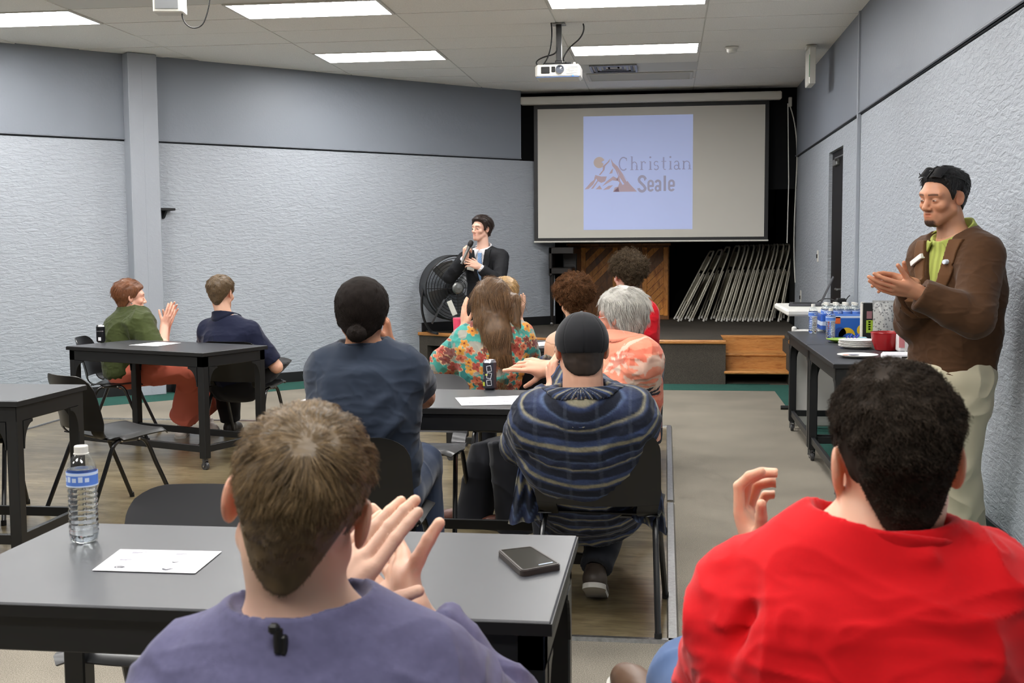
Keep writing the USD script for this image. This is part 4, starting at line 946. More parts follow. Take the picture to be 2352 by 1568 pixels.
    def hair(s, root, col, top=.020, side=.010, fade=.05, line=HAIRLINE, lump=.004, lumpf=45., n=3000, ln=.022, lift=.5, wid=.0007, curl=0., extra=None, whorl=(0, -.070, .10), h=None, m=None, name='hair', flow=None, colvar=.35, front=0., dark=.0, lab=None, strand_n=5, sides=.45, hairbox=.30, mess=1., shortfront=False):
        cx, wd = 1.0, s.headargs.get('w', 1.)
        def fn(P):
            Q = s.toh(P); up = Q[:, 2] - s.hz(Q, line)
            th = .002 + (side + (top - side) * sstep(Q[:, 2], .02, .09)) * sstep(up, -.002, fade)
            S = Q * np.array([1 / wd, 1, 1], F32)
            d = ell(S, (0, -.014, .036), (.0765, .098, .084)) - th
            d = smin(d, s.neck(P, .0035) - th, .03)
            d = smax(d, -up * .8, .006)
            d = smax(d, -(ell(S, (0, -.014, .036), (.0665, .088, .074))), .002)
            if extra is not None: d = extra(s, P, Q, d)
            return d
        b = .16 if extra is None else hairbox; v, t = mesh_sdf(fn, s.H - b, s.H + b, h or s.hb * 1.15)
        v = smooth_mesh(v, t, 1, .5); nn = normals(v, t); Q = s.toh(v.astype(F32)); up = Q[:, 2] - s.hz(Q, line)
        amp = lump * sstep(up, 0, .05); lq = Q * np.array([1, 1, 1.]);
        v = v + nn * ((nz(lq, lumpf, s.seed) + .6 * nz(lq, lumpf * 2.1, s.seed + 1)) * amp)[:, None]
        k = 1 + colvar * (.6 * nz(Q, 60, s.seed + 3) + .5 * nz(Q * np.array([1, .4, .3]), 160, s.seed + 4)); k = np.clip(k, .3, 1.8) * (.72 if n else 1.)
        cc = np.array(col)[None] * k[:, None]
        hr = add(name, trimesh.Trimesh(v, t, process=False), m or m_hair, root, True, col=cc, label=lab)
        if n:
            rg = np.random.default_rng(s.seed); tri = v[t]; ar = np.linalg.norm(np.cross(tri[:, 1] - tri[:, 0], tri[:, 2] - tri[:, 0]), axis=1)
            cen = s.toh(tri.mean(1).astype(F32)); ar = ar * (ell(cen, (0, -.014, .036), (.0705, .092, .078)) > .004)
            i = rg.choice(len(t), n, p=ar / ar.sum()); w = rg.dirichlet((1, 1, 1), n); p0 = (tri[i] * w[:, :, None]).sum(1); q0 = s.toh(p0.astype(F32)).astype(float)
            nn = normals(v, t); nr = (nn[t[i]] * w[:, :, None]).sum(1) @ s.A; nr /= np.linalg.norm(nr, axis=1)[:, None] + 1e-9
            fl = q0 - np.array(whorl) if flow is None else flow(q0, rg)
            fl = fl - nr * (fl * nr).sum(1)[:, None]; fl /= np.linalg.norm(fl, axis=1)[:, None] + 1e-9
            nzv = np.c_[nz(q0, 38, 11 + s.seed), nz(q0, 38, 12 + s.seed), nz(q0, 38, 13 + s.seed)]; fl = fl + (nzv * .7 + rg.normal(0, .22, fl.shape)) * mess
            fl -= nr * (fl * nr).sum(1)[:, None] * .9; fl /= np.linalg.norm(fl, axis=1)[:, None] + 1e-9
            upv = q0[:, 2] - s.hz(q0, line); L = ln * (sides + (1 - sides) * sstep(q0[:, 2], .0, .085)) * (.5 + .5 * sstep(upv, 0, fade + .03)) * rg.uniform(.6, 1.25, n) if ln < .05 else ln * rg.uniform(.5, 1.1, n)
            L = L * np.where((q0[:, 1] > .02) & (upv < .045), .35, 1.) if shortfront else L
            T = np.linspace(0, 1, strand_n); pts = np.zeros((n, strand_n, 3)); bt = np.cross(nr, fl)
            for j, tt in enumerate(T):
                off = fl * (L * tt)[:, None] + nr * (lift * L * (tt - .55 * tt * tt))[:, None] - nr * .002 + V(0, 0, -1) * (.25 * L * tt * tt)[:, None]
                if curl: ph = rg.uniform(0, 6.28, n) if j == 0 else ph; off = off + (bt * np.sin(ph + tt * 9)[:, None] + nr * np.cos(ph + tt * 9)[:, None]) * curl * tt
                pts[:, j] = q0 + off
            W = s.ofh(pts.reshape(-1, 3)); curves(uniq(path(hr), 'hair_strands'), W, n, strand_n, wid, np.array(col)[None] * np.clip(rg.normal(1.08, colvar, n), .35, 2.2)[:, None], m)
        return hr
def curves(pth, W, n, k, wid, col, m=None):
    c = UsdGeom.BasisCurves.Define(stage, pth); c.CreateTypeAttr('cubic'); c.CreateBasisAttr('catmullRom'); c.CreateWrapAttr('pinned')
    o = off_of(pth); W = W if o is None else W - o
    c.CreatePointsAttr(Vt.Vec3fArray.FromNumpy(W.astype(F32))); c.CreateCurveVertexCountsAttr(Vt.IntArray.FromNumpy(np.full(n, k, np.int32)))
    wd = np.tile(wid * np.r_[np.ones(k - 1), .35], n).astype(F32); c.CreateWidthsAttr(Vt.FloatArray.FromNumpy(wd)); c.SetWidthsInterpolation('vertex')
    UsdGeom.PrimvarsAPI(c).CreatePrimvar('col', Sdf.ValueTypeNames.Color3fArray, 'uniform').Set(Vt.Vec3fArray.FromNumpy(np.asarray(col, F32)))
    UsdShade.MaterialBindingAPI.Apply(c.GetPrim()).Bind(m or m_hair); meta(c, kind='stuff'); return c

m_skin = mat('skin', rough=.5, spec=.4, attr='col', sss=.12)
m_skinp = mat('skin_plain', srgb(214, 168, 146), .5, spec=.4)
m_eye = mat('eye', rough=.12, spec=.6, attr='col')
m_cloth = mat('cloth', rough=.85, spec=.2, attr='col', sheen=.12, bump=(900, .25, .0012))
m_hair = mat('hair', rough=.48, spec=.4, attr='col')
m_hairmatte = mat('hair_matte', rough=.85, spec=.12, attr='col')
m_leather = mat('shoe_leather', rough=.5, attr='col')
m_sole_w, m_sole_d = mat('sole_white', srgb(196, 192, 184), .6), mat('sole_dark', srgb(34, 32, 30), .6)
SKIN = srgb(214, 170, 148)
def person(label, loc):
    t = thing('person', label, 'person', loc); OFF[path(t)] = np.array(loc, float); return t
# ------------------------------------------------------------------ the people
def W3(x, y, Y): return at(x, y, Y)
# man in the purple shirt, foreground, hands clapping
Y = 1.30
A_ = Person(H=at(688, 1168, Y), look=(7, 2, 12), SL=at(470, 1590, Y - .02), SR=at(965, 1566, Y + .03), PC=at(690, 1990, Y + .02), WL=at(742, 1404, 1.48), WR=at(938, 1400, 1.56),
            EL=at(560, 1900, 1.75), ER=at(1180, 1760, 1.42), hipR=(1, 0, 0), seed=3, hb=.0026, hh=.0045, wid=1.0, hs=1.0, headargs=dict(w=.96), nape=2., browcol=srgb(70, 50, 34), bareL=.35, bareR=.35, neckr=1.0,
            handL=((.50, .35, .78), (-.45, -.85, .15), dict(curls=(6, 8, 8, 10), spread=-1.2, thumb=(50, 12), tcurl=8)),
            handR=((-.42, .80, .42), (.66, .62, -.30), dict(curls=(14, 16, 16, 18), spread=4, thumb=(62, -8), tcurl=-6)))
t = person('man in purple long-sleeved shirt clapping in the foreground, seen from behind', (at(690, 1990, Y)[0], Y, 0))
def beardA(s, v, Q, col):
    ax = np.abs(Q[:, 0]); m = sstep(-Q[:, 2], .045, .06) * sstep(Q[:, 1], .0, .02) * (1 - sstep(-Q[:, 2], .125, .14)); lip = np.exp(-((ax / .02) ** 4)) * np.exp(-((Q[:, 2] + .058) / .011) ** 4); m = m * (np.linalg.norm(Q - np.array([0, .03, -.03]), axis=1) < .125)
    k = (m * (1 - lip) * .85)[:, None]; return col * (1 - k) + np.array(srgb(46, 32, 24)) * k
A_.build(t, srgb(224, 184, 162), beardA)
A_.garment(t, 'shirt', m_cloth, srgb(86, 84, 112), o=.012, sleeve=dict(L=1.80, R=1.86), hem=-.02, neck_r=.066, neck_h=.022, neck_tilt=.12, folds=.013, osl=.016, label='heathered purple long-sleeved shirt',
           paint=lambda s, v, n, c: c * (1 + .10 * nz(v, 160, 2) + .06 * nz(v, 420, 3))[:, None])
A_.collar(t, srgb(76, 74, 100), m_cloth, w=.024, front=.0, h=.052, tilt=.12, o=.005, base_o=.012, name='neck_rib')
ag = A_.NB - A_.F * .093 + A_.U * .062
add('microphone_clip', [cyl(ag + A_.R * -.022 - A_.U * .014, ag + A_.R * -.022 + A_.U * .012, .0055), cbox((.012, .010, .012), ag + A_.R * -.026 + A_.U * .013, .003), cbox((.007, .01, .022), ag + A_.R * -.016 - A_.U * .006, .002)], m_tedge, t, label='small black clip on the collar')
A_.hair(t, srgb(112, 91, 62), top=.006, side=.003, fade=.07, n=16000, ln=.022, lift=.5, wid=.0005, lump=.003, whorl=(.008, -.078, .088), colvar=.38)
A_.trousers(t, m_cloth, srgb(52, 60, 78), A_.PC + V(-.14, .42, .02), A_.PC + V(.14, .42, .02), A_.PC + V(-.14, .45, -.40), A_.PC + V(.14, .45, -.40), h=.012, label='dark trousers')
for sg in (-1, 1): A_.shoe(t, A_.PC + V(.14 * sg, .46, -A_.PC[2] + .092), (0, 1, 0), srgb(40, 38, 36), srgb(30, 30, 30), m_leather)
# man in the red shirt, foreground right
Y = 1.50
I_ = Person(nape=2., H=at(2054, 1070, Y), look=(2, 0, -3), SL=at(1724, 1398, Y + .02), SR=at(2238, 1384, Y - .02), PC=at(2000, 1900, Y), WL=at(1752, 1292, 1.92), WR=at(2160, 1500, 1.95),
            EL=at(1640, 1720, 1.80), ER=at(2420, 1650, 1.62), seed=8, headargs=dict(w=.90), hb=.0026, hh=.0045, wid=1.04, browcol=srgb(40, 30, 24), bareL=.9, bareR=.9, neckr=1.02,
            handL=((-.28, .20, .92), (-.72, .35, -.12), dict(curls=((20, 45, 20), (30, 50, 25), (38, 55, 30), (45, 55, 30)), spread=4, thumb=(30, 30), tcurl=-4)),
            handR=((-.5, .3, .8), (.6, .7, 0)))
t = person('man in red t-shirt and jeans sitting in the foreground right, seen from behind', (at(2000, 1900, Y)[0], Y, 0))
I_.ridges = [(at(a, b, 1.42), at(c, d_, 1.40), w, m * 1.6) for a, b, c, d_, w, m in ((1800, 1400, 1712, 1568, .014, .016), (1850, 1440, 1790, 1600, .016, .014), (1740, 1380, 1660, 1500, .012, -.014), (1900, 1470, 1850, 1640, .018, .012),
                  (2320, 1400, 2230, 1470, .014, .014), (2310, 1460, 2180, 1500, .014, .014), (2000, 1290, 2160, 1285, .012, .006), (2330, 1520, 2200, 1560, .014, .012))]
I_.build(t, srgb(226, 180, 154), lambda s, v, Q, col: beardA(s, v, Q, col))
I_.garment(t, 'shirt', m_cloth, srgb(196, 9, 18), o=.014, sleeve=.80, hem=-.02, neck_r=.066, neck_h=.022, neck_tilt=.12, folds=.016, osl=.026, label='bright red t-shirt', stretch=(1, 1, .6))
I_.collar(t, srgb(190, 9, 18), m_cloth, w=.026, front=0., h=.052, tilt=.12, o=.005, base_o=.014, name='neck_rib')
I_.hair(t, srgb(48, 40, 33), top=.014, side=.003, fade=.05, n=13000, ln=.015, lift=.6, wid=.0006, lump=.0045, lumpf=38, curl=.003, whorl=(-.01, -.05, .11), colvar=.5, m=m_hairmatte)
KL_, KR_ = at(1600, 1560, 1.98), at(2150, 1700, 1.98)
I_.trousers(t, m_cloth, srgb(72, 92, 128), KL_, KR_, at(1640, 1980, 2.0) * V(1, 1, 0) + V(0, 0, .1), at(1550, 1610, 2.12), h=.009, label='blue jeans')
I_.shoe(t, at(1640, 1980, 2.0) * V(1, 1, 0) + V(0, 0, .092), (0, 1, 0), srgb(96, 70, 52), srgb(220, 210, 196), m_leather)
I_.shoe(t, at(1525, 1600, 2.14), (-.42, .8, .22), srgb(104, 78, 60), srgb(200, 190, 176), m_leather, up=(.2, -.5, .8), label='brown trainer')
GL = ([-.13, -.085, -.05, -.02, .006, .022, .034, .05, .075, .11], [-.10, -.098, -.082, -.030, -.012, -.012, .015, .045, .062, .070])
CLAP = dict(curls=(10, 12, 14, 16), spread=2, thumb=(42, 15), tcurl=5)
# man with the hair bun
Y = 4.05
B_ = Person(H=at(831, 726, Y), look=(6, -4, 3), SL=at(756, 856, Y + .02), SR=at(932, 852, Y + .02), PC=at(850, 1128, 4.10), WL=at(760, 960, 4.62), WR=at(893, 790, 4.44), EL=at(690, 960, 4.3), ER=at(985, 930, 4.45),
            seed=21, hb=.0045, hh=.006, wid=1.08, dep=1.02, hipR=(1, .05, 0), handR=((-.05, -.1, 1), (.9, .2, .1), dict(curls=(40, 45, 50, 50))), handL=((.8, .5, 0), (0, 0, 1)), bareL=1., bareR=.95, armr=1.08)
t = person('man with dark hair bun in dark navy t-shirt at the can table, seen from behind', (B_.PC[0], B_.PC[1], 0))
B_.build(t, srgb(176, 128, 102))
B_.ridges = [(at(a, b, 3.93), at(c, d_, 3.93), .020, m * 1.5) for a, b, c, d_, m in ((900, 900, 800, 980, .012), (930, 950, 830, 1040, .012), (745, 900, 800, 990, .010), (780, 860, 920, 850, .006), (920, 1020, 850, 1080, .012))]
B_.garment(t, 'shirt', m_cloth, srgb(38, 46, 60), o=.016, sleeve=.62, hem=-.06, neck_r=.066, neck_h=.018, neck_tilt=.12, folds=.012, osl=.024, label='dark navy t-shirt')
B_.collar(t, srgb(34, 42, 56), m_cloth, w=.024, front=0., h=.050, tilt=.12, o=.004, base_o=.016, name='neck_rib')
def bun(s, P, Q, d):
    d = smin(d, ell(Q, (.003, -.118, -.062), (.036, .026, .030)), .008); return smin(d, ell(Q, (.004, -.124, -.066), (.022, .026, .020)), .010)
B_.hair(t, srgb(30, 24, 21), top=.020, side=.016, fade=.02, n=7000, ln=.014, lift=.35, wid=.0008, lump=.0015, extra=bun, whorl=(0, .06, .12), flow=lambda q, rg: np.array([0, -.13, -.06]) - q, hairbox=.19, colvar=.3, m=m_hairmatte, line=GL, sides=1.)
B_.trousers(t, m_cloth, srgb(46, 56, 76), at(860, 1040, 4.50) , at(968, 1066, 4.52), onz(905, 1290, .1) * V(1, 0, 1) + V(0, 4.45, 0), at(985, 1230, 4.50) * V(1, 1, 0) + V(0, 0, .1), label='dark blue jeans')
for q in (V(-1.05, 4.48, .092), V(-.80, 4.52, .092)): B_.shoe(t, q, (0, 1, 0), srgb(30, 30, 32), srgb(40, 40, 40), m_leather)

# man in the plaid overshirt and cap
Y = 4.12
C_ = Person(H=at(1336, 806, Y), look=(9, -6, 0), SL=at(1240, 962, Y), SR=at(1446, 958, Y), PC=at(1352, 1165, 4.52), WL=at(1272, 890, 4.50), WR=at(1262, 846, 4.64), EL=at(1150, 1090, 4.50), ER=at(1560, 1040, 4.52),
            seed=33, hb=.0042, hh=.0055, wid=1.22, dep=1.0, belly=.01, hipR=(1, 0, 0), armr=1.2, hs=1.02, headargs=dict(w=1.06), neckr=1.28, nape=0., bareL=.3, bareR=.7,
            handL=((-.15, .25, .95), (-.75, -.55, .1), dict(curls=(38, 42, 46, 48), thumb=(40, 30))), handR=((-.97, .12, .16), (.25, -.75, .62), dict(curls=((6, 8, 6), 22, 28, 34), spread=3, thumb=(40, 35))))
t = person('man in blue striped plaid overshirt and black cap, seen from behind at the can table', (C_.PC[0], C_.PC[1], 0))
C_.build(t, srgb(222, 172, 148))
PL = [(0, srgb(30, 34, 48)), (.10, srgb(30, 34, 48)), (.13, srgb(54, 66, 98)), (.24, srgb(50, 62, 92)), (.27, srgb(128, 124, 106)), (.34, srgb(134, 128, 108)), (.37, srgb(48, 60, 92)), (.45, srgb(24, 27, 38)), (.60, srgb(26, 30, 42)), (.63, srgb(74, 88, 116)), (.66, srgb(44, 52, 78)), (.80, srgb(32, 38, 56)), (.83, srgb(134, 128, 106)), (.87, srgb(60, 70, 96)), (.92, srgb(26, 30, 42)), (1, srgb(30, 34, 48))]
px_, pc_ = np.array([p[0] for p in PL]), np.array([p[1] for p in PL])
def plaid(s, v, n, c):
    def along(a, b): a, b = np.array(a), np.array(b); u = unit(b - a); return (v - a) @ u, np.linalg.norm(np.cross(v - a, u), axis=1)
    z = (v - s.NB) @ s.U * -1 + .02 * ((v - s.NB) @ s.R) ** 2 * 20 * .3; tt = z / .155 + .08
    for S_, E_, W_, sg in ((s.SL, s.ElL, s.WL, -1), (s.SR, s.ElR, s.WR, 1)):
        l, r = along(S_, E_); l2, r2 = along(E_, W_); le = np.linalg.norm(E_ - S_)
        out = ((v - S_) @ (s.R * sg)) > -.02
        m1 = (r < .105) & (l > .045) & out; m2 = (r2 < .10) & (l2 > -.02) & (r2 < r); tt = np.where(m1, l / .155 + .52, tt); tt = np.where(m2, (l2 + le) / .155 + .52, tt)
    tt = (tt + .012 * nz(v, 40, 5)) % 1.0; c = np.stack([np.interp(tt, px_, pc_[:, k]) for k in range(3)], 1)
    side = ((v - s.NB) @ s.R); b = (np.abs((side / .11) % 1 - .5) < .06); c = np.where(b[:, None], c * .75 + np.array(srgb(110, 120, 140)) * .12, c)
    return c * (1 + .22 * nz(v, 260, 6) + .1 * nz(v, 110, 9))[:, None]
C_.ridges = [(at(a, b, 4.1), at(c, d_, 4.1), .02, m) for a, b, c, d_, m in ((1215, 960, 1205, 1060, -.016), (1475, 960, 1490, 1050, -.016), (1260, 1010, 1450, 1000, .008), (1230, 1040, 1300, 1000, .012))]
C_.garment(t, 'overshirt', m_cloth, srgb(40, 50, 70), o=.026, sleeve=dict(L=1.86, R=1.60), hem=-.10, neck_r=.074, neck_h=.035, folds=.012, osl=.026, paint=plaid, label='navy, blue and tan striped flannel overshirt', k=.05)
def plaidc(s, v, n, c):
    a = np.arctan2((v - s.NB) @ s.R, -((v - s.NB) @ s.F)); tt = (a / .75 + .2) % 1.0; c = np.stack([np.interp(tt, px_, pc_[:, k]) for k in range(3)], 1); return c
C_.collar(t, srgb(60, 70, 100), m_cloth, w=.062, front=.02, h=.088, o=.014, base_o=.026, open_=.02, paint=plaidc, label='plaid collar')
def flap(sg, x0, y0, x1, y1, x2, y2):
    a, b, c_ = at(x0, y0, 4.30), at(x1, y1, 4.22), at(x2, y2, 4.24)
    g = np.array([[(a * (1 - v_) + b * v_) + (c_ - b) * u * (v_ ** .7) + s_ * (.014 * math.sin(u * 14 + v_ * 2) * (.3 + v_)) for u in np.linspace(0, 1, 22) for s_ in (V(0, 1, 0),)] for v_ in np.linspace(0, 1, 26)])
    ms = surf(g, .006); return ms
for sg, q in ((-1, (1200, 1040, 1165, 1205, 1245, 1195)), (1, (1490, 1030, 1450, 1190, 1528, 1228))):
    ms = flap(sg, *q); v = np.array(ms.vertices); add('shirt_tail', ms, m_cloth, t, True, col=plaid(C_, v - V(0, 0, .0), None, np.zeros((len(v), 3))), label='hanging tail of the overshirt')
C_.hair(t, srgb(48, 36, 28), top=.004, side=.003, fade=.03, n=1500, ln=.010, lift=.3, wid=.0007, lump=.001)
def cap_(P):
    Q = C_.toh(P); S = Q * np.array([1 / 1.06, 1, 1], F32)
    d = ell(S, (0, -.012, .038), (.0905, .112, .098)); d = smin(d, ell(S, (0, -.01, .10), (.05, .06, .032)), .02)
    cut = .012 + .035 * np.clip(Q[:, 1] / .1, -.6, 1) - Q[:, 2]
    d = smax(d, cut, .004); d = smax(d, -ell(S, (0, -.012, .036), (.082, .103, .088)), .002)
    br = np.maximum(np.abs(Q[:, 2] - .035 + .9 * Q[:, 0] ** 2 * 4 + .25 * (Q[:, 1] - .1)) - .003, np.hypot(Q[:, 0] / .078, (Q[:, 1] - .075) / .095) * .08 - .08); br = np.maximum(br, .085 - Q[:, 1])
    return np.minimum(d, br)
v, f_ = mesh_sdf(cap_, C_.H - .22, C_.H + .22, .004); v = smooth_mesh(v, f_, 2); Q_ = C_.toh(v.astype(F32))
seam = np.minimum(np.abs(Q_[:, 0]), np.minimum(np.abs(Q_[:, 0] - .9 * (Q_[:, 1] + .012)), np.abs(Q_[:, 0] + .9 * (Q_[:, 1] + .012))))
v = v - normals(v, f_) * (.0018 * np.exp(-(seam / .0025) ** 2))[:, None]
add('cap', trimesh.Trimesh(v, f_, process=False), m_cloth, t, True, col=np.tile(srgb(26, 26, 29), (len(v), 1)), label='black baseball cap')
add('cap_button', place(trimesh.creation.icosphere(2, .009), frame(C_.ofh((0, -.01, .133)), V(1, 0, 0), V(0, 1, 0), V(0, 0, 1))), m_tedge, t)
wb_ = C_.WR + (C_.ElR - C_.WR) * .14; dr_ = unit(C_.ElR - C_.WR); e1 = unit(np.cross(dr_, (0, 0, 1))); e2 = np.cross(dr_, e1)
add('bracelet', tube([wb_ + .037 * (e1 * math.cos(a) + e2 * math.sin(a)) for a in np.arange(24) * PI / 12], .0035, 6, closed=True), m_chrome, t, label='silver bracelet')
C_.trousers(t, m_cloth, srgb(36, 38, 44), at(1262, 1120, 4.82), at(1420, 1120, 4.85), at(1265, 1290, 4.55) * V(1, 1, 0) + V(0, 0, .14), at(1368, 1320, 4.50) * V(1, 1, 0) + V(0, 0, .13), label='dark trousers', cut=.01)
C_.shoe(t, at(1265, 1290, 4.58) * V(1, 1, 0) + V(0, 0, .12), (0, 1, -.25), srgb(60, 52, 46), srgb(40, 40, 40), m_leather)
C_.shoe(t, at(1368, 1320, 4.52) * V(1, 1, 0) + V(0, 0, .13), (.05, .86, -.5), srgb(64, 54, 46), srgb(196, 190, 176), m_leather, up=(0, .5, .86), label='brown trainer with pale sole, heel raised')

# person with long hair in the floral shirt
Y = 6.15
D_ = Person(H=at(1132, 694, Y), look=(4, 0, 0), SL=at(1078, 786, Y), SR=at(1190, 780, Y), PC=at(1140, 940, 6.28), WL=at(1068, 752, 6.42), WR=at(1200, 850, 6.62), EL=at(1020, 850, 6.2), ER=at(1225, 870, 6.3),
            seed=45, hb=.0055, hh=.0055, wid=1.08, belly=.01, fem=True, armr=1.25, hipR=(1, 0, 0), handL=((-.16, .25, .95), (-.75, -.5, .1), CLAP), handR=((-.3, .9, .1), (0, 0, 1)), bareL=.98, bareR=.98)
t = person('person with very long brown hair in teal floral shirt, clapping, seen from behind', (D_.PC[0], D_.PC[1], 0))
D_.build(t, srgb(222, 178, 154))
def floral(s, v, n, c):
    rg = np.random.default_rng(4); u = (v - s.NB) @ s.R + .35 * ((v - s.NB) @ s.F); w = (v - s.NB) @ s.U + .35 * ((v - s.NB) @ s.F)
    base = nz(v, 16, 3); c = np.where((base > .22)[:, None], np.array(srgb(150, 148, 138)), np.array(srgb(70, 150, 140))); c = np.where((base < -.3)[:, None], np.array(srgb(44, 110, 108)), c)
    kinds = [srgb(196, 132, 54), srgb(160, 72, 64), srgb(202, 146, 66), srgb(122, 70, 66), srgb(186, 100, 74)]
    cell = .052
    for i in range(-8, 9):
        for j in range(-14, 6):
            if rg.random() < .30: continue
            cu, cw = (i + rg.uniform(.15, .85) + (j % 2) * .5) * cell, (j + rg.uniform(.2, .8)) * cell; du, dw = u - cu, w - cw; r = np.hypot(du, dw); ph = rg.uniform(0, 6); a = np.arctan2(dw, du) + ph
            R_ = rg.uniform(.020, .033) * (.55 + .45 * np.abs(np.cos(2.5 * a))); kc = np.array(kinds[rg.integers(5)])
            c = np.where((r < R_ + .0030)[:, None], np.array(srgb(196, 160, 120)), c); c = np.where((r < R_)[:, None], kc, c); c = np.where((r < .006)[:, None], np.array(srgb(120, 56, 40)), c)
    return c
D_.garment(t, 'shirt', m_cloth, srgb(80, 150, 140), o=.020, sleeve=.92, hem=-.02, neck_r=.072, neck_h=.015, folds=.012, osl=.034, paint=floral, label='teal shirt printed with orange and red flowers')
def longh(s, P, Q, d):
    b = lambda x, y, Yy: s.toh(at(x, y, Yy)[None].astype(F32))[0].astype(float)
    pts = [((1128, 690), 6.10, .088), ((1128, 730), 6.07, .082), ((1140, 770), 6.04, .078), ((1146, 812), 6.03, .062), ((1150, 850), 6.04, .040), ((1156, 876), 6.05, .012)]
    for (a, ya, ra), (c_, yc, rc) in zip(pts[:-1], pts[1:]): d = smin(d, rcone(Q * np.array([1, 1.5, 1], F32), b(*a, ya) * V(1, 1.5, 1), b(*c_, yc) * V(1, 1.5, 1), ra, rc), .03)
    for x0, x1, ra in ((1103, 1098, .035), (1180, 1186, .040)): d = smin(d, rcone(Q, b(x0, 690, 6.12), b(x1, 742, 6.08), ra, .022), .03)
    return d
def longflow(q, rg): return np.c_[np.sin(q[:, 2] * 30 + q[:, 0] * 30) * .35 - q[:, 0] * .6, np.where(q[:, 2] > .06, -.6, -.12), np.where(q[:, 2] > .09, -.25, -1.)]
D_.hair(t, srgb(104, 76, 48), top=.016, side=.020, fade=.02, n=8000, ln=.085, lift=.03, wid=.0008, lump=.005, lumpf=28, extra=longh, hairbox=.46, flow=longflow, colvar=.45, mess=.25, h=.006)
D_.trousers(t, m_cloth, srgb(40, 42, 50), D_.PC + V(-.13, .42, .02), D_.PC + V(.13, .42, .02), V(D_.PC[0] - .13, D_.PC[1] + .4, .1), V(D_.PC[0] + .13, D_.PC[1] + .4, .1), h=.012, label='dark trousers')
for sg in (-1, 1): D_.shoe(t, V(D_.PC[0] + sg * .13, D_.PC[1] + .42, .092), (0, 1, 0), srgb(40, 38, 36), srgb(30, 30, 30), m_leather)

# the person half hidden behind the long hair
Y = 8.62
K_ = Person(H=at(1160, 678, Y), look=(20, 0, 0), SL=at(1112, 778, Y), SR=at(1206, 776, Y), PC=at(1160, 868, Y + .05), WL=at(1120, 755, Y + .35), WR=at(1192, 727, Y - .15), seed=51, hb=.007, hh=.008, fem=True, hipR=(1, 0, 0),
            handR=((.30, .1, .95), (.8, .5, .1), CLAP), handL=((.5, .3, .8), (-.5, -.8, 0), CLAP), bareL=.9, bareR=.9)
t = person('blond person clapping, mostly hidden behind the long brown hair', (K_.PC[0], K_.PC[1], 0))
K_.build(t, srgb(224, 180, 158)); K_.garment(t, 'shirt', m_cloth, srgb(206, 192, 164), o=.016, sleeve=.9, hem=-.02, label='cream top')
K_.hair(t, srgb(168, 134, 88), top=.022, side=.016, fade=.02, n=900, ln=.04, lift=.15, wid=.0014)
K_.trousers(t, m_cloth, srgb(60, 60, 70), K_.PC + V(-.12, .42, .02), K_.PC + V(.12, .42, .02), V(K_.PC[0] - .12, K_.PC[1] + .4, .1), V(K_.PC[0] + .12, K_.PC[1] + .4, .1), h=.014)
for sg in (-1, 1): K_.shoe(t, V(K_.PC[0] + sg * .12, K_.PC[1] + .42, .092), (0, 1, 0), srgb(40, 38, 36), srgb(30, 30, 30), m_leather)

# grey-haired man in the salmon shirt
Y = 5.28
E_ = Person(H=at(1427, 732, Y), look=(62, -6, 2), SL=at(1398, 842, Y + .12), SR=at(1474, 828, Y - .10), PC=at(1420, 1010, 5.42), WL=at(1290, 930, 5.55), WR=at(1310, 880, 5.45), EL=at(1330, 960, 5.6), ER=at(1440, 960, 5.2),
            seed=57, hb=.0045, hh=.0055, wid=1.14, dep=1.1, belly=.02, hipR=(.62, .78, 0), armr=1.15, headargs=dict(w=1.02), bareL=.98, bareR=.98, handL=((-.6, .6, .3), (0, -.3, .9), CLAP), handR=((-.7, .5, .4), (.3, -.6, .6), CLAP), browcol=srgb(150, 144, 138))
t = person('grey-haired man with glasses in salmon tropical shirt, turned to the left', (E_.PC[0], E_.PC[1], 0))
E_.build(t, srgb(216, 148, 124))
def tropic(s, v, n, c):
    rg = np.random.default_rng(9); u = (v - s.NB) @ s.R; w = (v - s.NB) @ s.U; cw = np.array(srgb(214, 196, 178)); cr = np.array(srgb(206, 96, 76)); cd = np.array(srgb(44, 46, 58))
    m = sstep(nz(v, 9, 4), .1, .5); c = c * (1 - m[:, None] * .5) + np.array(srgb(226, 176, 152)) * (m[:, None] * .5)
    for k in range(26):
        cu, cv, ph, L = rg.uniform(-.26, .26), rg.uniform(-.5, .05), rg.uniform(0, 6.28), rg.uniform(.05, .09); du, dw = u - cu, w - cv; r = np.hypot(du, dw); a = np.arctan2(dw, du) - ph
        leaf = (r < L * (.45 + .55 * np.abs(np.cos(4.5 * a)) ** 2)) & (np.cos(a) > -.3); c = np.where(leaf[:, None], c * .35 + (cw if k % 3 else cr) * .65, c)
    for cu, cv, sc in ((-.03, -.14, 1.), (-.10, .01, .5), (-.07, -.07, .55), (.13, -.20, .8)):
        du, dw = (u - cu) / sc, (w - cv) / sc; a = np.arctan2(dw, du); r = np.hypot(du, dw); top = (r < .050 * (.3 + .7 * np.abs(np.cos(3 * a)) ** 2)); fr = ((du + .012 + dw * -.15) / .024) ** 2 + ((dw + .085) / .055) ** 2 < 1
        c = np.where(top[:, None], cd, c); sp = (np.sin(du * 420) * np.sin(dw * 420) > .55); c = np.where((fr & ~sp)[:, None], cd, c)
    return c
E_.ridges = [(at(1420, 870, 5.15), at(1450, 800, 5.1), .02, -.012), (at(1470, 790, 5.1), at(1490, 900, 5.1), .02, .012)]
E_.garment(t, 'shirt', m_cloth, srgb(226, 138, 112), o=.026, sleeve=.94, hem=-.04, neck_r=.072, neck_h=.02, folds=.012, osl=.036, paint=tropic, label='salmon short-sleeved tropical print shirt')
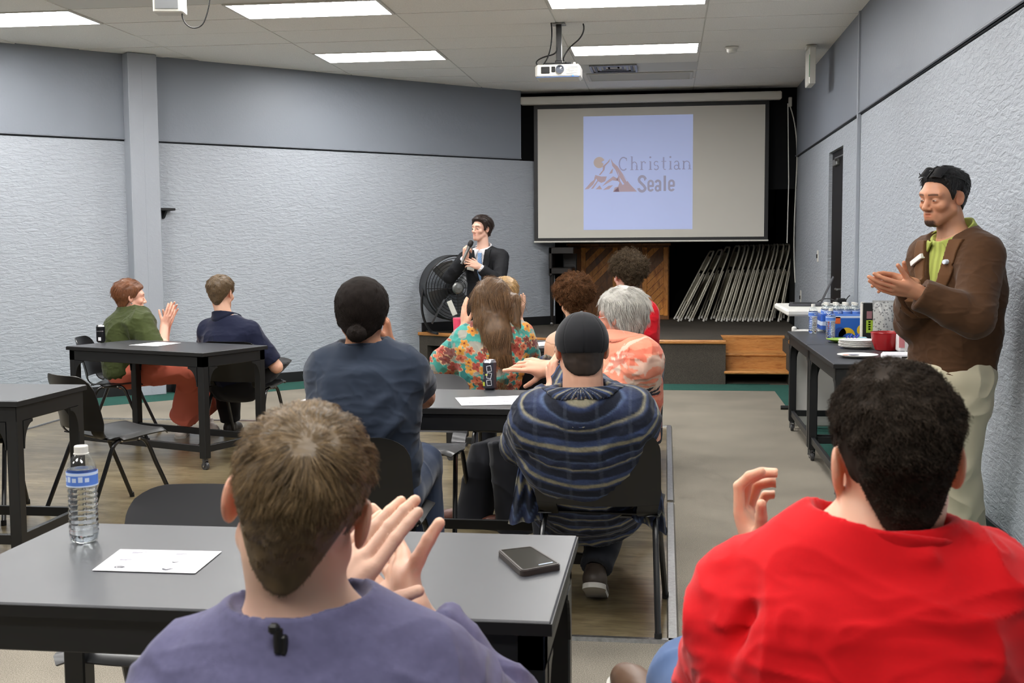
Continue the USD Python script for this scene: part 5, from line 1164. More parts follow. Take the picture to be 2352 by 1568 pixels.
E_.collar(t, srgb(226, 140, 116), m_cloth, w=.055, front=.02, h=.082, o=.012, base_o=.026, open_=.02, label='salmon collar')
def greyflow(q, rg): return np.c_[q[:, 0] * .5, -.35 + 0 * q[:, 0], np.where(q[:, 2] > .09, -.2, -1.)]
E_.hair(t, srgb(172, 168, 160), top=.026, side=.016, fade=.025, n=7000, ln=.050, lift=.10, wid=.0008, lump=.005, lumpf=30, flow=greyflow, line=GL, colvar=.22, mess=.5, lab='grey hair')
for sg in (-1, 1):
    rim = [E_.ofh((sg * .034 + .024 * math.cos(a), .100 - .006 * abs(math.cos(a)), .004 + .017 * math.sin(a))) for a in np.arange(20) * PI / 10]
    if sg == -1: gl = add('glasses', [tube(rim, .0014, 5, closed=True), tube([E_.ofh((-.01, .104, .008)), E_.ofh((.01, .104, .008))], .0014, 5)] + [tube([E_.ofh((k * .058, .094, .008)), E_.ofh((k * .079, .04, .012)), E_.ofh((k * .08, -.02, .010))], .0014, 5) for k in (-1, 1)] + [tube([E_.ofh((.034 + .024 * math.cos(a), .100 - .006 * abs(math.cos(a)), .004 + .017 * math.sin(a))) for a in np.arange(20) * PI / 10], .0014, 5, closed=True)], m_metal, t)
E_.trousers(t, m_cloth, srgb(34, 35, 40), at(1130, 1002, 5.80), at(1165, 1000, 5.62), at(1082, 1205, 5.72), at(1185, 1230, 5.60), r=(.095, .08, .075), o=.016, label='black trousers', cut=.01)
E_.shoe(t, at(1082, 1205, 5.72) * V(1, 1, 0) + V(0, 0, .092), (-.95, .2, 0), srgb(104, 58, 44), srgb(60, 40, 34), m_leather, label='reddish brown shoe')
E_.shoe(t, at(1185, 1230, 5.60) * V(1, 1, 0) + V(0, 0, .092), (-.9, .3, 0), srgb(104, 58, 44), srgb(60, 40, 34), m_leather)

# woman with brown curls in the polka dot top
Y = 6.62
F_ = Person(H=at(1319, 690, Y), look=(8, 0, 0), SL=at(1276, 790, Y), SR=at(1356, 790, Y), PC=at(1316, 905, Y + .02), WL=at(1265, 905, Y + .3), WR=at(1350, 905, Y + .3), seed=61, hb=.006, hh=.006, fem=True, armr=1.15, wid=.96, hipR=(1, 0, 0), handL=((.5, .8, 0), (0, 0, 1), CLAP), handR=((-.5, .8, 0), (0, 0, 1), CLAP), bareL=1, bareR=1)
t = person('woman with curly brown hair in sleeveless black polka dot top, seen from behind', (F_.PC[0], F_.PC[1], 0))
F_.build(t, srgb(226, 180, 152))
def dots(s, v, n, c):
    u = (v - s.NB) @ s.R / .022; w = (v - s.NB) @ s.U / .022; d = np.hypot((u + .5 * (np.floor(w) % 2)) % 1 - .5, w % 1 - .5); return np.where((d < .24)[:, None], np.array(srgb(200, 198, 196)), c)
F_.garment(t, 'top', m_cloth, srgb(26, 26, 34), o=.008, sleeve=-1, hem=-.02, neck_r=.07, neck_h=-.055, folds=.004, paint=dots, label='black sleeveless top with white dots')
F_.hair(t, srgb(84, 56, 34), top=.030, side=.027, fade=.03, n=2600, ln=.036, lift=.9, wid=.0012, curl=.010, lump=.012, lumpf=40, colvar=.5, m=m_hairmatte)
F_.trousers(t, m_cloth, srgb(36, 36, 44), F_.PC + V(-.12, .42, .02), F_.PC + V(.12, .42, .02), V(F_.PC[0] - .12, F_.PC[1] + .4, .1), V(F_.PC[0] + .12, F_.PC[1] + .4, .1), h=.014)
for sg in (-1, 1): F_.shoe(t, V(F_.PC[0] + sg * .12, F_.PC[1] + .42, .092), (0, 1, 0), srgb(40, 38, 36), srgb(30, 30, 30), m_leather)

# curly-haired man in the red polo shirt
Y = 7.25
G_ = Person(H=at(1442, 634, Y), look=(24, 0, 0), SL=at(1412, 722, Y + .03), SR=at(1484, 720, Y - .03), PC=at(1452, 862, Y + .03), WL=at(1400, 850, Y + .3), WR=at(1460, 855, Y + .3), seed=67, hb=.006, hh=.0065, armr=.95, wid=.98, hipR=(1, 0, 0), handL=((.5, .8, 0), (0, 0, 1), CLAP), handR=((-.5, .8, 0), (0, 0, 1), CLAP), bareL=1, bareR=1)
t = person('man with curly dark hair in red polo shirt, seen from behind near the stage', (G_.PC[0], G_.PC[1], 0))
G_.build(t, srgb(226, 176, 160)); G_.garment(t, 'polo_shirt', m_cloth, srgb(196, 20, 34), o=.014, sleeve=.8, hem=-.04, neck_h=.016, folds=.008, osl=.024, label='red polo shirt')
G_.collar(t, srgb(190, 18, 32), m_cloth, w=.036, front=.02, h=.076, o=.007, base_o=.014, open_=.01, paint=lambda s, v, n, c: np.where((np.abs(s.neck(v.astype(F32)) - .030) < .004)[:, None], np.array(srgb(220, 210, 208)), c), label='red collar with a white stripe')
G_.hair(t, srgb(72, 60, 46), top=.032, side=.026, fade=.04, n=2600, ln=.032, lift=1.0, wid=.0012, curl=.010, lump=.013, lumpf=46, colvar=.5, m=m_hairmatte)
G_.trousers(t, m_cloth, srgb(60, 64, 74), G_.PC + V(-.12, .42, .02), G_.PC + V(.12, .42, .02), V(G_.PC[0] - .12, G_.PC[1] + .4, .1), V(G_.PC[0] + .12, G_.PC[1] + .4, .1), h=.014)
for sg in (-1, 1): G_.shoe(t, V(G_.PC[0] + sg * .12, G_.PC[1] + .42, .092), (0, 1, 0), srgb(40, 38, 36), srgb(30, 30, 30), m_leather)
# woman in the green sweater
Y = 8.15
W_ = Person(H=at(299, 684, Y), look=(-54, -3, 0), SL=at(296, 742, Y + .17), SR=at(324, 748, Y - .16), PC=at(292, 846, Y - .02), WL=at(385, 742, Y + .13), WR=at(378, 748, Y - .10), EL=at(352, 800, Y + .25), ER=at(362, 800, Y - .22),
            seed=71, hb=.005, hh=.007, fem=True, armr=1.2, wid=1.12, dep=1.12, hipR=(.30, -.95, 0), eyeopen=.8, headargs=dict(smile=1., jaw=.92), browcol=srgb(120, 74, 44), bareL=.9, bareR=.95,
            handL=((.34, .1, .92), (-.5, .85, .2), CLAP), handR=((.42, .02, .90), (.55, -.82, -.05), CLAP))
t = person('woman with short ginger hair in dark green sweater and salmon trousers, clapping', (W_.PC[0], W_.PC[1], 0))
def smilep(s, v, Q, col):
    ax = np.abs(Q[:, 0]); k = (np.exp(-((ax / .016) ** 4)) * np.exp(-((Q[:, 2] + .0565 - .003) / .0035) ** 4) * (Q[:, 1] > .08) * (Q[:, 1] < .12))[:, None]; return col * (1 - k) + np.array(srgb(224, 216, 206)) * k
W_.build(t, srgb(236, 186, 166), smilep)
W_.garment(t, 'sweater', m_cloth, srgb(58, 66, 34), o=.030, sleeve=.90, hem=-.08, neck_r=.070, neck_h=-.022, folds=.014, osl=.030, label='chunky dark green sweater', paint=lambda s, v, n, c: c * (1 + .12 * nz(v, 90, 3))[:, None])
GLW = ([-.13, -.085, -.05, -.02, .006, .022, .034, .05, .075, .11], [-.115, -.112, -.085, -.030, .0, .0, .020, .045, .062, .070])
W_.nape = 0.
W_.hair(t, srgb(116, 70, 40), top=.020, side=.014, fade=.02, n=2600, ln=.045, lift=.10, wid=.0012, lump=.004, lumpf=30, flow=greyflow, line=GLW, colvar=.25, mess=.4, shortfront=True, lab='short ginger hair')
add('earring', place(trimesh.creation.icosphere(1, .006), frame(W_.ofh((.083, -.004, -.038)), V(1, 0, 0), V(0, 1, 0), V(0, 0, 1))), m_chrome, t)
W_.trousers(t, m_cloth, srgb(228, 122, 100), at(438, 838, Y + .12), at(446, 846, Y - .10), at(470, 940, Y + .3), at(424, 958, Y + .10), r=(.098, .078, .062), o=.014, flare=.03, folds=.012, label='wide salmon trousers')
add('ankle', [tube([at(424, 940, Y + .1), at(424, 975, Y + .14)], [.034, .03], 14), tube([at(472, 930, Y + .3), at(474, 960, Y + .32)], [.034, .03], 14)], m_skinp, t, label='bare ankles')
W_.shoe(t, at(420, 980, Y + .14) * V(1, 1, 0) + V(0, 0, .092), (.25, -.9, 0), srgb(206, 198, 190), srgb(220, 214, 206), m_leather, label='white sneaker')
W_.shoe(t, at(478, 960, Y + .32) * V(1, 1, 0) + V(0, 0, .092), (.6, -.7, 0), srgb(206, 198, 190), srgb(220, 214, 206), m_leather, label='white sneaker')

# man in the navy polo
Y = 7.92
N_ = Person(H=at(508, 676, Y), look=(-6, -3, 0), SL=at(480, 762, Y + .04), SR=at(574, 766, Y - .05), PC=at(540, 880, Y + .02), WL=at(560, 830, Y + .32), WR=at(604, 806, Y + .20), EL=at(470, 830, Y + .2), ER=at(626, 830, Y - .10),
            seed=77, hb=.005, hh=.0065, wid=1.04, hipR=(.95, -.25, 0), bareL=1., bareR=1., armr=1.05, browcol=srgb(110, 84, 56), handR=((.05, .25, -.95), (.3, -.9, -.2), dict(curls=(20, 22, 25, 28))), handL=((.9, .2, -.1), (0, .3, .9), CLAP))
t = person('man with short brown hair in navy polo shirt sitting with his leg crossed', (N_.PC[0], N_.PC[1], 0))
N_.build(t, srgb(230, 182, 158))
N_.garment(t, 'polo_shirt', m_cloth, srgb(22, 26, 48), o=.016, sleeve=.86, hem=-.06, neck_h=.016, folds=.009, osl=.024, label='navy polo shirt')
N_.collar(t, srgb(18, 22, 42), m_cloth, w=.036, front=.02, h=.078, o=.008, base_o=.016, open_=.01)
N_.hair(t, srgb(98, 78, 54), top=.020, side=.010, fade=.04, n=2600, ln=.022, lift=.4, wid=.0011, lump=.003)
KR_ = at(652, 800, Y + .34)
N_.trousers(t, m_cloth, srgb(28, 28, 31), at(520, 880, Y + .46), KR_, at(530, 965, Y + .5), at(592, 880, Y + .50), r=(.092, .088, .058), folds=.008, label='black trousers')
N_.shoe(t, at(530, 970, Y + .5) * V(1, 1, 0) + V(0, 0, .092), (0, 1, 0), srgb(40, 36, 34), srgb(30, 30, 30), m_leather)
N_.shoe(t, at(584, 884, Y + .53), (-.9, .3, -.2), srgb(40, 36, 34), srgb(30, 30, 30), m_leather)

# speaker in the black suit
Y = 11.5
m_suit = mat('suit_cloth', rough=.75, spec=.25, attr='col', bump=(700, .2, .001))
S_ = Person(H=at(1105, 527, Y), look=(146, 2, 0), SL=at(1152, 592, Y - .06), SR=at(1068, 596, Y + .04), PC=at(1112, 700, Y + .02), WL=at(1100, 612, Y - .30), WR=at(1069, 592, Y - .26), EL=at(1172, 650, Y - .12), ER=at(1022, 650, Y - .12),
            seed=83, hb=.0042, hh=.0065, wid=.96, dep=.95, hs=.98, hipR=(-.97, -.2, 0), browcol=srgb(48, 36, 28), bareL=.3, bareR=.3, nape=0., headargs=dict(w=.94, jaw=.9),
            handL=((-.85, .0, .35), (-.1, -.8, .55), dict(curls=(14, 18, 22, 26), spread=6, thumb=(45, 10))), handR=((.12, -.25, .95), (-.55, -.80, -.05), dict(curls=((65, 60, 40), (70, 65, 45), (72, 65, 45), (75, 65, 45)), spread=0, thumb=(30, 45))))
t = person('speaker in black suit, white shirt and pale blue tie talking into a microphone', (S_.PC[0], S_.PC[1], 0))
S_.build(t, srgb(232, 188, 170))
def openv(w0, top, bot, x0=0.):
    def carve(s, P, d):
        q = P - s.NB.astype(F32); x, y, z = q @ s.R.astype(F32), q @ s.F.astype(F32), q @ s.U.astype(F32)
        v_ = np.abs(x - x0) - np.clip((z - bot) / (top - bot), 0, 1.3) * w0; return smax(d, -np.maximum(np.maximum(v_, -y + .02), bot - z), .004)
    return carve
S_.garment(t, 'dress_shirt', m_cloth, srgb(214, 212, 216), o=.008, sleeve=1.96, hem=.0, neck_r=.060, neck_h=.015, folds=.002, osl=.008, label='white dress shirt')
S_.garment(t, 'suit_jacket', m_suit, srgb(18, 19, 23), o=.020, sleeve=1.86, hem=-.20, neck_r=.070, neck_h=.005, folds=.005, osl=.022, carve=openv(.055, .02, -.30), label='black suit jacket', k=.03); S_.jfn = S_.gfn
S_.collar(t, srgb(216, 214, 218), m_cloth, w=.030, front=.022, h=.066, o=.010, base_o=.010, open_=.004, spread=.5, label='white shirt collar')
tb = lambda P: smin(smin(S_.torso(P, .008), S_.neck(P, .004), .03), S_.neck(P, .006), .02)
def tie(P):
    q = P - S_.NB.astype(F32); x, y, z = q @ S_.R.astype(F32), q @ S_.F.astype(F32), q @ S_.U.astype(F32); w = np.where(z > -.02, .020, .018 + .018 * np.clip((-.02 - z) / .3, 0, 1)); return np.maximum(np.maximum(np.abs(x) - w, -y), np.maximum(z - .018, -.38 - z))
S_.decal(t, 'tie', tb, srgb(120, 150, 190), m_suit, tie, o=.012, h=.004, paint=lambda s, v, n, c: c * (1 + .25 * (np.sin((v @ s.U + v @ s.R) * 260) > .4))[:, None], label='pale blue striped tie')
def nocarve(s, fn):
    def f(P):
        s.nocarve = True; d = fn(P); s.nocarve = False; return d
    return f
jb = nocarve(S_, S_.jfn)
def lapel(P):
    q = P - S_.NB.astype(F32); x, y, z = q @ S_.R.astype(F32), q @ S_.F.astype(F32), q @ S_.U.astype(F32); ins = np.clip((z + .30) / .32, 0, 1.2) * .055
    wd = .010 + .055 * np.clip((z + .30) / .2, 0, 1) - .3 * np.clip(z + .06, 0, .03); return np.maximum(np.maximum(ins - np.abs(x), np.abs(x) - ins - wd), np.maximum(-y + .0, np.maximum(-.30 - z, z - .05)))
S_.decal(t, 'lapel', jb, srgb(22, 23, 27), m_suit, lapel, o=.011, h=.005, label='jacket lapels')
def patch(x0, z0, hx, hz, rot=0., rnd=False, who=None):
    def f(P):
        q = P - who.NB.astype(F32); x, y, z = q @ who.R.astype(F32) - x0, q @ who.F.astype(F32), q @ who.U.astype(F32) - z0; c, s_ = math.cos(rot), math.sin(rot); a, b = x * c - z * s_, x * s_ + z * c
        return np.maximum(np.hypot(a, b) - hx if rnd else np.maximum(np.abs(a) - hx, np.abs(b) - hz), -y)
    return f
def cbx(who, x0, z0, r=.08): c = who.NB + who.R * x0 + who.U * z0 + who.F * .12; return c - r - .06, c + r + .06
S_.decal(t, 'name_badge', jb, srgb(212, 210, 204), m_cloth, patch(.095, -.13, .044, .019, -.2, who=S_), o=.012, h=.003, box_=cbx(S_, .095, -.13), label='white name badge')
SHL = ([-.13, -.085, -.058, -.040, -.030, -.022, .004, .010, .013, .026, .034, .05, .07, .11], [-.075, -.072, -.070, -.045, -.010, .028, .034, .005, -.018, -.010, .030, .062, .076, .082])
S_.hair(t, srgb(42, 29, 24), top=.030, side=.020, fade=.022, n=2400, ln=.045, lift=.18, wid=.0012, lump=.004, lumpf=30, line=SHL, whorl=(.02, .06, .10), flow=lambda q, rg: np.c_[q[:, 0] * 1.6, -.06 - .2 * np.abs(q[:, 0]), np.where(q[:, 2] > .09, .0, -.1)], mess=.4, lab='parted dark brown hair')
AL_, AR_ = V(S_.PC[0] + .12, Y + .02, .10), V(S_.PC[0] - .10, Y + .04, .10)
S_.trousers(t, m_suit, srgb(18, 19, 23), (S_.PC + AL_) / 2 + V(.05, -.02, 0), (S_.PC + AR_) / 2 + V(-.05, -.02, 0), AL_, AR_, label='black suit trousers', folds=.005)
for q in (AL_, AR_): S_.shoe(t, q * V(1, 1, 0) + V(0, 0, .092), (-.2, -1, 0), srgb(20, 19, 19), srgb(24, 24, 24), m_leather)
mp0, mp1 = at(1060, 606, Y - .33), at(1084, 552, Y - .31); mu = unit(mp1 - mp0); gx = unit(np.cross(mu, (0, 1, 0))); mT = frame(mp0, gx, np.cross(mu, gx), mu); mL = np.linalg.norm(mp1 - mp0)
mc = thing('microphone', 'black and silver handheld microphone held by the speaker', 'microphone', mp0); OFF[path(mc)] = np.array(mp0)
add('handle', place(lathe([(.012, 0), (.0125, .01), (.015, mL * .55), (.020, mL * .72), (.020, mL * .76)], 20), mT), m_metal, mc)
add('grille', place(lathe([(.020, mL * .76), (.025, mL * .80), (.027, mL * .88), (.022, mL * .97), (.008, mL)], 20), mT), mat('mic_grille', srgb(40, 36, 36), .5, metal=.4, bump=(1500, .6, .001)), mc)
add('band', place(lathe([(.0215, mL * .74), (.0225, mL * .76), (.0215, mL * .785)], 20), mT), m_tedge, mc)

# man in the brown jacket standing by the wall
Y = 5.28
H_ = Person(H=at(2166, 456, Y), look=(124, -9, -3), SL=at(2255, 590, Y - .14), SR=at(2135, 592, Y + .15), PC=at(2182, 850, Y + .04), WL=at(2100, 668, Y - .30), WR=at(2095, 655, Y - .12), EL=at(2262, 745, Y - .30), ER=at(2110, 740, Y + .15),
            seed=91, hb=.0034, hh=.0042, wid=1.10, dep=1.06, belly=.015, armr=1.12, hs=1.04, hipR=(-.60, .80, 0), browcol=srgb(34, 28, 26), bareL=.35, bareR=.35, neckr=1.06, nape=.3, headargs=dict(w=1.04, jaw=1.05, nose=1.12), eyeopen=.62,
            handL=((-.93, -.22, .14), (.05, -.72, -.60), dict(curls=(10, 12, 14, 18), spread=2, thumb=(42, 18), tcurl=2)), handR=((-.92, -.05, .20), (-.10, .80, .50), dict(curls=(16, 18, 20, 24), spread=3, thumb=(56, 8), tcurl=-4)))
t = person('man in brown corduroy jacket, green polo and khaki trousers clapping by the wall', (H_.PC[0], H_.PC[1], 0))
def goat(s, v, Q, col):
    ax = np.abs(Q[:, 0]); nr = np.linalg.norm(Q - np.array([0, .03, -.03]), axis=1) < .14
    k = sstep(-Q[:, 2], .070, .090) * sstep(Q[:, 1], .035, .06) * (1 - sstep(ax, .018, .042)) * nr * (1.15 + .3 * nz(v, 260, 3)); k = np.maximum(k, .45 * np.exp(-((Q[:, 2] + .043) / .004) ** 2) * (ax < .026) * (Q[:, 1] > .07) * nr)
    k = np.maximum(k, .24 * sstep(-Q[:, 2], .055, .09) * sstep(Q[:, 1], -.005, .035) * nr)
    lid = np.exp(-((ax - .032) / .02) ** 4 - ((Q[:, 2] - .010) / .004) ** 2) * (Q[:, 1] > .06) * .35
    k = np.clip(np.maximum(k, lid), 0, .95)[:, None]; return col * (1 - k) + np.array(srgb(38, 28, 24)) * k
H_.build(t, srgb(196, 142, 112), goat)
GR = srgb(150, 158, 78)
H_.garment(t, 'polo_shirt', m_cloth, GR, o=.008, sleeve=.5, hem=-.05, neck_r=.062, neck_h=.012, folds=.003, osl=.008, label='yellow-green polo shirt', paint=lambda s, v, n, c: c * (1 + .16 * np.clip(np.sin(((v - s.NB) @ s.R) * 190) * 2, -1, 1))[:, None])
JB = srgb(70, 46, 27)
H_.ridges = [(at(2150, 600, 5.4), at(2130, 860, 5.4), .03, -.004), (at(2240, 640, 5.25), at(2270, 760, 5.25), .02, .012), (at(2225, 690, 5.2), at(2160, 690, 5.2), .016, .010)]
H_.garment(t, 'jacket', m_cloth, JB, o=.026, sleeve=1.90, hem=-.12, neck_r=.076, neck_h=.005, folds=.008, osl=.034, carve=openv(.075, .03, -.30, .0), label='brown corduroy jacket', k=.035, paint=lambda s, v, n, c: c * (1 + .10 * nz(v, 60, 4) + .06 * nz(v, 200, 5))[:, None]); H_.jfn = H_.gfn
H_.collar(t, GR, m_cloth, w=.046, front=.055, h=.066, o=.014, base_o=.008, open_=.012, spread=.9, tilt=.4, label='open green collar')
jb2 = nocarve(H_, H_.jfn)
def lapel2(P):
    q = P - H_.NB.astype(F32); x, y, z = q @ H_.R.astype(F32), q @ H_.F.astype(F32), q @ H_.U.astype(F32); ins = np.clip((z + .30) / .33, 0, 1.25) * .075
    wd = .014 + .054 * np.clip((z + .30) / .2, 0, 1) - .8 * np.clip(.012 - np.abs(z + .075), 0, .012); return np.maximum(np.maximum(ins - np.abs(x), np.abs(x) - ins - wd), np.maximum(-y + .0, np.maximum(-.30 - z, z - .035)))
H_.decal(t, 'lapel', jb2, srgb(90, 60, 36), m_cloth, lapel2, o=.012, h=.0045, label='jacket lapels')
tb2 = lambda P: smin(H_.torso(P, .034), H_.neck(P, .02), .03)
H_.decal(t, 'name_badge', tb2, srgb(214, 210, 206), m_cloth, patch(.10, -.05, .042, .012, .45, who=H_), o=.017, h=.003, box_=cbx(H_, .10, -.05), label='white name badge')
H_.decal(t, 'lapel_pin', tb2, srgb(206, 214, 224), m_cloth, patch(-.085, -.06, .0105, 0, 0, True, who=H_), o=.020, h=.0025, box_=cbx(H_, -.085, -.06), label='small round white pin')
HH = ([-.13, -.085, -.058, -.040, -.030, -.022, .004, .010, .013, .026, .040, .055, .075, .11], [-.070, -.068, -.060, -.035, .000, .030, .036, .02, -.010, .0, .045, .072, .084, .09])
H_.hair(t, srgb(18, 16, 17), top=.016, side=.008, fade=.035, n=2600, ln=.020, lift=.6, wid=.0010, lump=.003, line=HH, lab='short black hair')
sg_ = thing('sunglasses', 'dark sunglasses pushed up on the head of the man in the brown jacket', 'sunglasses', H_.H); OFF[path(sg_)] = H_.H.copy()
m_shade = mat('dark_lens', srgb(16, 17, 22), .06, spec=.9)
def gp(x, y, z): return H_.ofh((x, y, z))
for k in (-1, 1):
    g = np.array([[gp(k * (.034 + .027 * u), .070 - .010 * u * u * (u > 0) - .03 * (w + .5) , .118 + .026 * (w + .5) * .6 - .006 * u * u + (.006 * w)) for u in np.linspace(-1, 1, 9)] for w in np.linspace(-.9, .6, 6)])
    add('lens', surf(g, .002), m_shade, sg_, 40)
    ring_ = np.r_[g[0], g[1:, -1], g[-1, -2::-1], g[-2:0:-1, 0]]; add('rim', tube(ring_, .0022, 6, closed=True), m_tedge, sg_)
    add('temple', tube(spline([gp(k * .062, .066, .118), gp(k * .086, .02, .098), gp(k * .092, -.03, .075), gp(k * .090, -.06, .05)], 14), .0022, 6), m_tedge, sg_)
add('bridge', tube([gp(-.008, .062, .126), gp(0, .064, .130), gp(.008, .062, .126)], .002, 6), m_tedge, sg_)
AL_, AR_ = onz(2222, 1262, 0) + V(-.03, -.06, .09), onz(2158, 1228, 0) + V(0, -.02, .09)
H_.trousers(t, m_cloth, srgb(184, 176, 152), (H_.PC * .47 + AL_ * .53) + V(-.02, -.05, 0), (H_.PC * .47 + AR_ * .53) + V(-.05, -.05, 0), AL_, AR_, r=(.098, .080, .072), o=.018, folds=.010, label='khaki trousers', cut=.0)
for q in (AL_, AR_): H_.shoe(t, q * V(1, 1, 0) + V(0, 0, .092), (-.75, -.65, 0), srgb(56, 44, 36), srgb(30, 28, 26), m_leather, label='dark brown shoe')
# ------------------------------------------------------------------ things on the tables
TZ = .7505
m_paper = mat('paper', srgb(224, 222, 226), .7)
m_ink = mat('print_ink', srgb(70, 72, 80), .7); m_inkpale = mat('print_pale', srgb(176, 174, 184), .7)
m_bottle = usdkit.material(stage, '/World/Looks/bottle_plastic', {'t': ('transparent_bsdf', {'color': (.95, .97, .98)}), 'g': ('glossy_bsdf', {'color': (1, 1, 1), 'roughness': .08}), 'f': ('layer_weight', {'blend': .25}), 'x': ('math', {'math_type': 'multiply_add', 'value2': .32, 'value3': .05}), 'm': ('mix_closure', {})}, [('f.facing', 'x.value1'), ('x.value', 'm.fac'), ('t.BSDF', 'm.closure1'), ('g.BSDF', 'm.closure2')], surface='m.closure')
m_water = mat('water', (.97, .985, .99), .02, trans=1., ior=1.33)
m_blue = mat('label_blue', srgb(84, 124, 206), .4); m_labelpale = mat('label_pale', srgb(196, 210, 232), .4)
m_phone, m_glass = mat('phone_case', srgb(52, 44, 40), .5), mat('phone_screen', srgb(26, 24, 20), .12, spec=.8)
def sheet(label, corners, marks=(), group=None):
    C = [onz(x, y, TZ) for x, y in corners]; o = sum(C) / 4
    t = thing('paper_sheet', label, 'paper', o, 0, group)
    P = lambda u, v: (C[0] * (1 - u) + C[1] * u) * (1 - v) + (C[3] * (1 - u) + C[2] * u) * v - o
    g = np.array([[P(u, v) + V(0, 0, .0011) for u in (0, .25, .5, .75, 1)] for v in (0, .5, 1)])[::-1]; add('sheet', surf(g, .001), m_paper, t, False)
    def blob(poly, m, nm):
        pr = prism(poly, .0004); v = np.array(pr.vertices); pr.vertices = np.array([P(a, b) + V(0, 0, .0024 + c) for a, b, c in v]); pr.fix_normals(); add(nm, pr, m, t, False)
    for kind, u, v, s_ in marks:
        if kind == 'ring': blob(Point(u, v).buffer(s_).difference(Point(u, v).buffer(s_ * .72)).union(sbox(u - s_ * .4, v - s_ * .2, u + s_ * 1.1, v + s_ * .2)), m_ink, 'printed_mark')
        elif kind == 'bird': blob(Polygon([(u - s_, v - s_ * .8), (u - s_ * .2, v), (u + s_ * .2, v - s_ * .5), (u + s_ * .9, v - s_ * .9), (u + s_ * .4, v + s_ * .3), (u, v + s_ * .9), (u - s_ * .7, v + s_ * .5), (u - s_ * .9, v)]), m_ink, 'printed_mark')
        elif kind == 'line': blob(sbox(u, v, u + s_, v + .006), m_inkpale, 'printed_line')
        elif kind == 'tag': blob(union_all([sbox(u, v + k * .03, u + s_ * (1 - .25 * k), v + .014 + k * .03) for k in range(3)]), m_inkpale, 'printed_line')
    return t
sheet('white printed sheet on the foreground table beside the water bottle', [(276, 1263), (509, 1268), (448, 1318), (212, 1311)],
      [('ring', .22, .84, .05), ('bird', .70, .88, .06), ('bird', .69, .56, .035), ('line', .05, .36, .38), ('line', .05, .68, .38), ('line', .55, .36, .38), ('line', .55, .68, .38), ('tag', .16, .12, .14), ('tag', .13, .47, .16), ('tag', .6, .14, .14)])
sheet('white printed sheet on the table behind the can', [(1045, 914), (1200, 909), (1212, 929), (1060, 932)], [('tag', .1, .2, .14), ('tag', .34, .2, .14), ('tag', .62, .2, .16), ('bird', .92, .3, .05), ('tag', .14, .65, .14), ('tag', .4, .7, .16), ('tag', .66, .6, .18), ('line', .05, .5, .9)])
sheet('white sheet on the back table before the woman in green', [(296, 793), (362, 786), (416, 788), (360, 795)][0:1] + [(362, 785.5), (416, 788), (360, 795.5)])
sheet('white sheet at the left end of the can table, left of the hair bun man', [(690, 920), (722, 913), (736, 926), (700, 934)])
sheet('white sheet on the far table right of the floral shirt', [(1222, 788), (1252, 785), (1262, 793), (1228, 796)])
ph = [onz(x, y, TZ) for x, y in ((1143, 1275), (1222, 1266), (1289, 1308), (1198, 1325))]; po = sum(ph) / 4
pt = thing('smartphone', 'smartphone in a brown-black case lying on the foreground table', 'phone', po)
pg = Polygon([(p - po)[:2] for p in ph]).buffer(-.010).buffer(.010)
add('case', prism(pg, .011), m_phone, pt, 40); add('screen', prism(pg.buffer(-.005), .0012, .0108), m_glass, pt, False); add('bezel', prism(pg.buffer(-.002).difference(pg.buffer(-.0055)), .0022, .0105), m_phone, pt, False, label='raised case rim')
sp_ = np.array(pg.centroid.coords[0]); uu = unit(ph[2] - ph[1]); vv = unit(ph[2] - ph[3])
bp_ = ph[2] - po - uu * .018 - vv * .045; add('screen_text', place(box((0, 0, 0), (.034, .003, .0003)), frame(bp_ + V(0, 0, .0121), vv, unit(np.cross((0, 0, 1), vv)), V(0, 0, 1))), m_labelpale, pt, False)

def bottle_prof(s=1.):
    p = [(.004, .004), (.022, 0), (.029, .004), (.0315, .014)]
    for k in range(9): z = .022 + k * .0115; p += [(.0322, z), (.0322, z + .004), (.0306, z + .0065), (.0306, z + .009)]
    p += [(.0322, .127), (.0322, .160), (.0312, .164), (.0285, .176), (.021, .190), (.0145, .198), (.0130, .202), (.0130, .206)]
    return [(r * s, z) for r, z in p]
def make_bottle(label, loc, group=None):
    t = thing('water_bottle', label, 'bottle', loc, 0, group)
    add('body', lathe(bottle_prof(), 32), m_bottle, t, 50)
    add('water', lathe([(max(r - .0012, .003), z + .001) for r, z in bottle_prof() if z < .172], 32), m_water, t, 50)
    gg = lambda r, z0, z1: surf(np.array([[(r * math.cos(a), r * math.sin(a), z) for a in np.linspace(0, 2 * PI, 33)] for z in (z0, z1)]), .0006)
    lb = add('label', gg(.0330, .128, .160), m_blue, t, 40); add('label_band', gg(.0332, .153, .159), m_labelpale, lb, 40); add('label_band', gg(.0332, .128, .131), m_labelpale, lb, 40)
    for k in range(5): add('label_mark', surf(np.array([[(.0333 * math.cos(a), .0333 * math.sin(a), z) for a in np.linspace(-2.6 + k * .42, -2.32 + k * .42, 4)] for z in (.139, .148 + .003 * (k % 2))]), .0004), m_labelpale, lb, 40)
    add('cap', lathe([(.0145, .200), (.0150, .202), (.0150, .214), (.0138, .216), (.001, .216)], 28), m_white_plastic, t)
    add('collar', lathe([(.013, .1965), (.0165, .1975), (.0165, .1995), (.013, .2005)], 24), m_white_plastic, t)
    return t
b1 = make_bottle('clear water bottle with blue label on the foreground table', onz(194, 1243, TZ))
m_can, m_candark, m_canlime = mat('can_metal', srgb(190, 190, 194), .25, metal=1.), mat('can_dark', srgb(58, 58, 66), .3, metal=.5), mat('can_lime', srgb(170, 176, 60), .4)
m_canblack = mat('can_black', srgb(22, 22, 26), .3, metal=.4); m_canwhite = mat('can_white', srgb(220, 220, 224), .4)
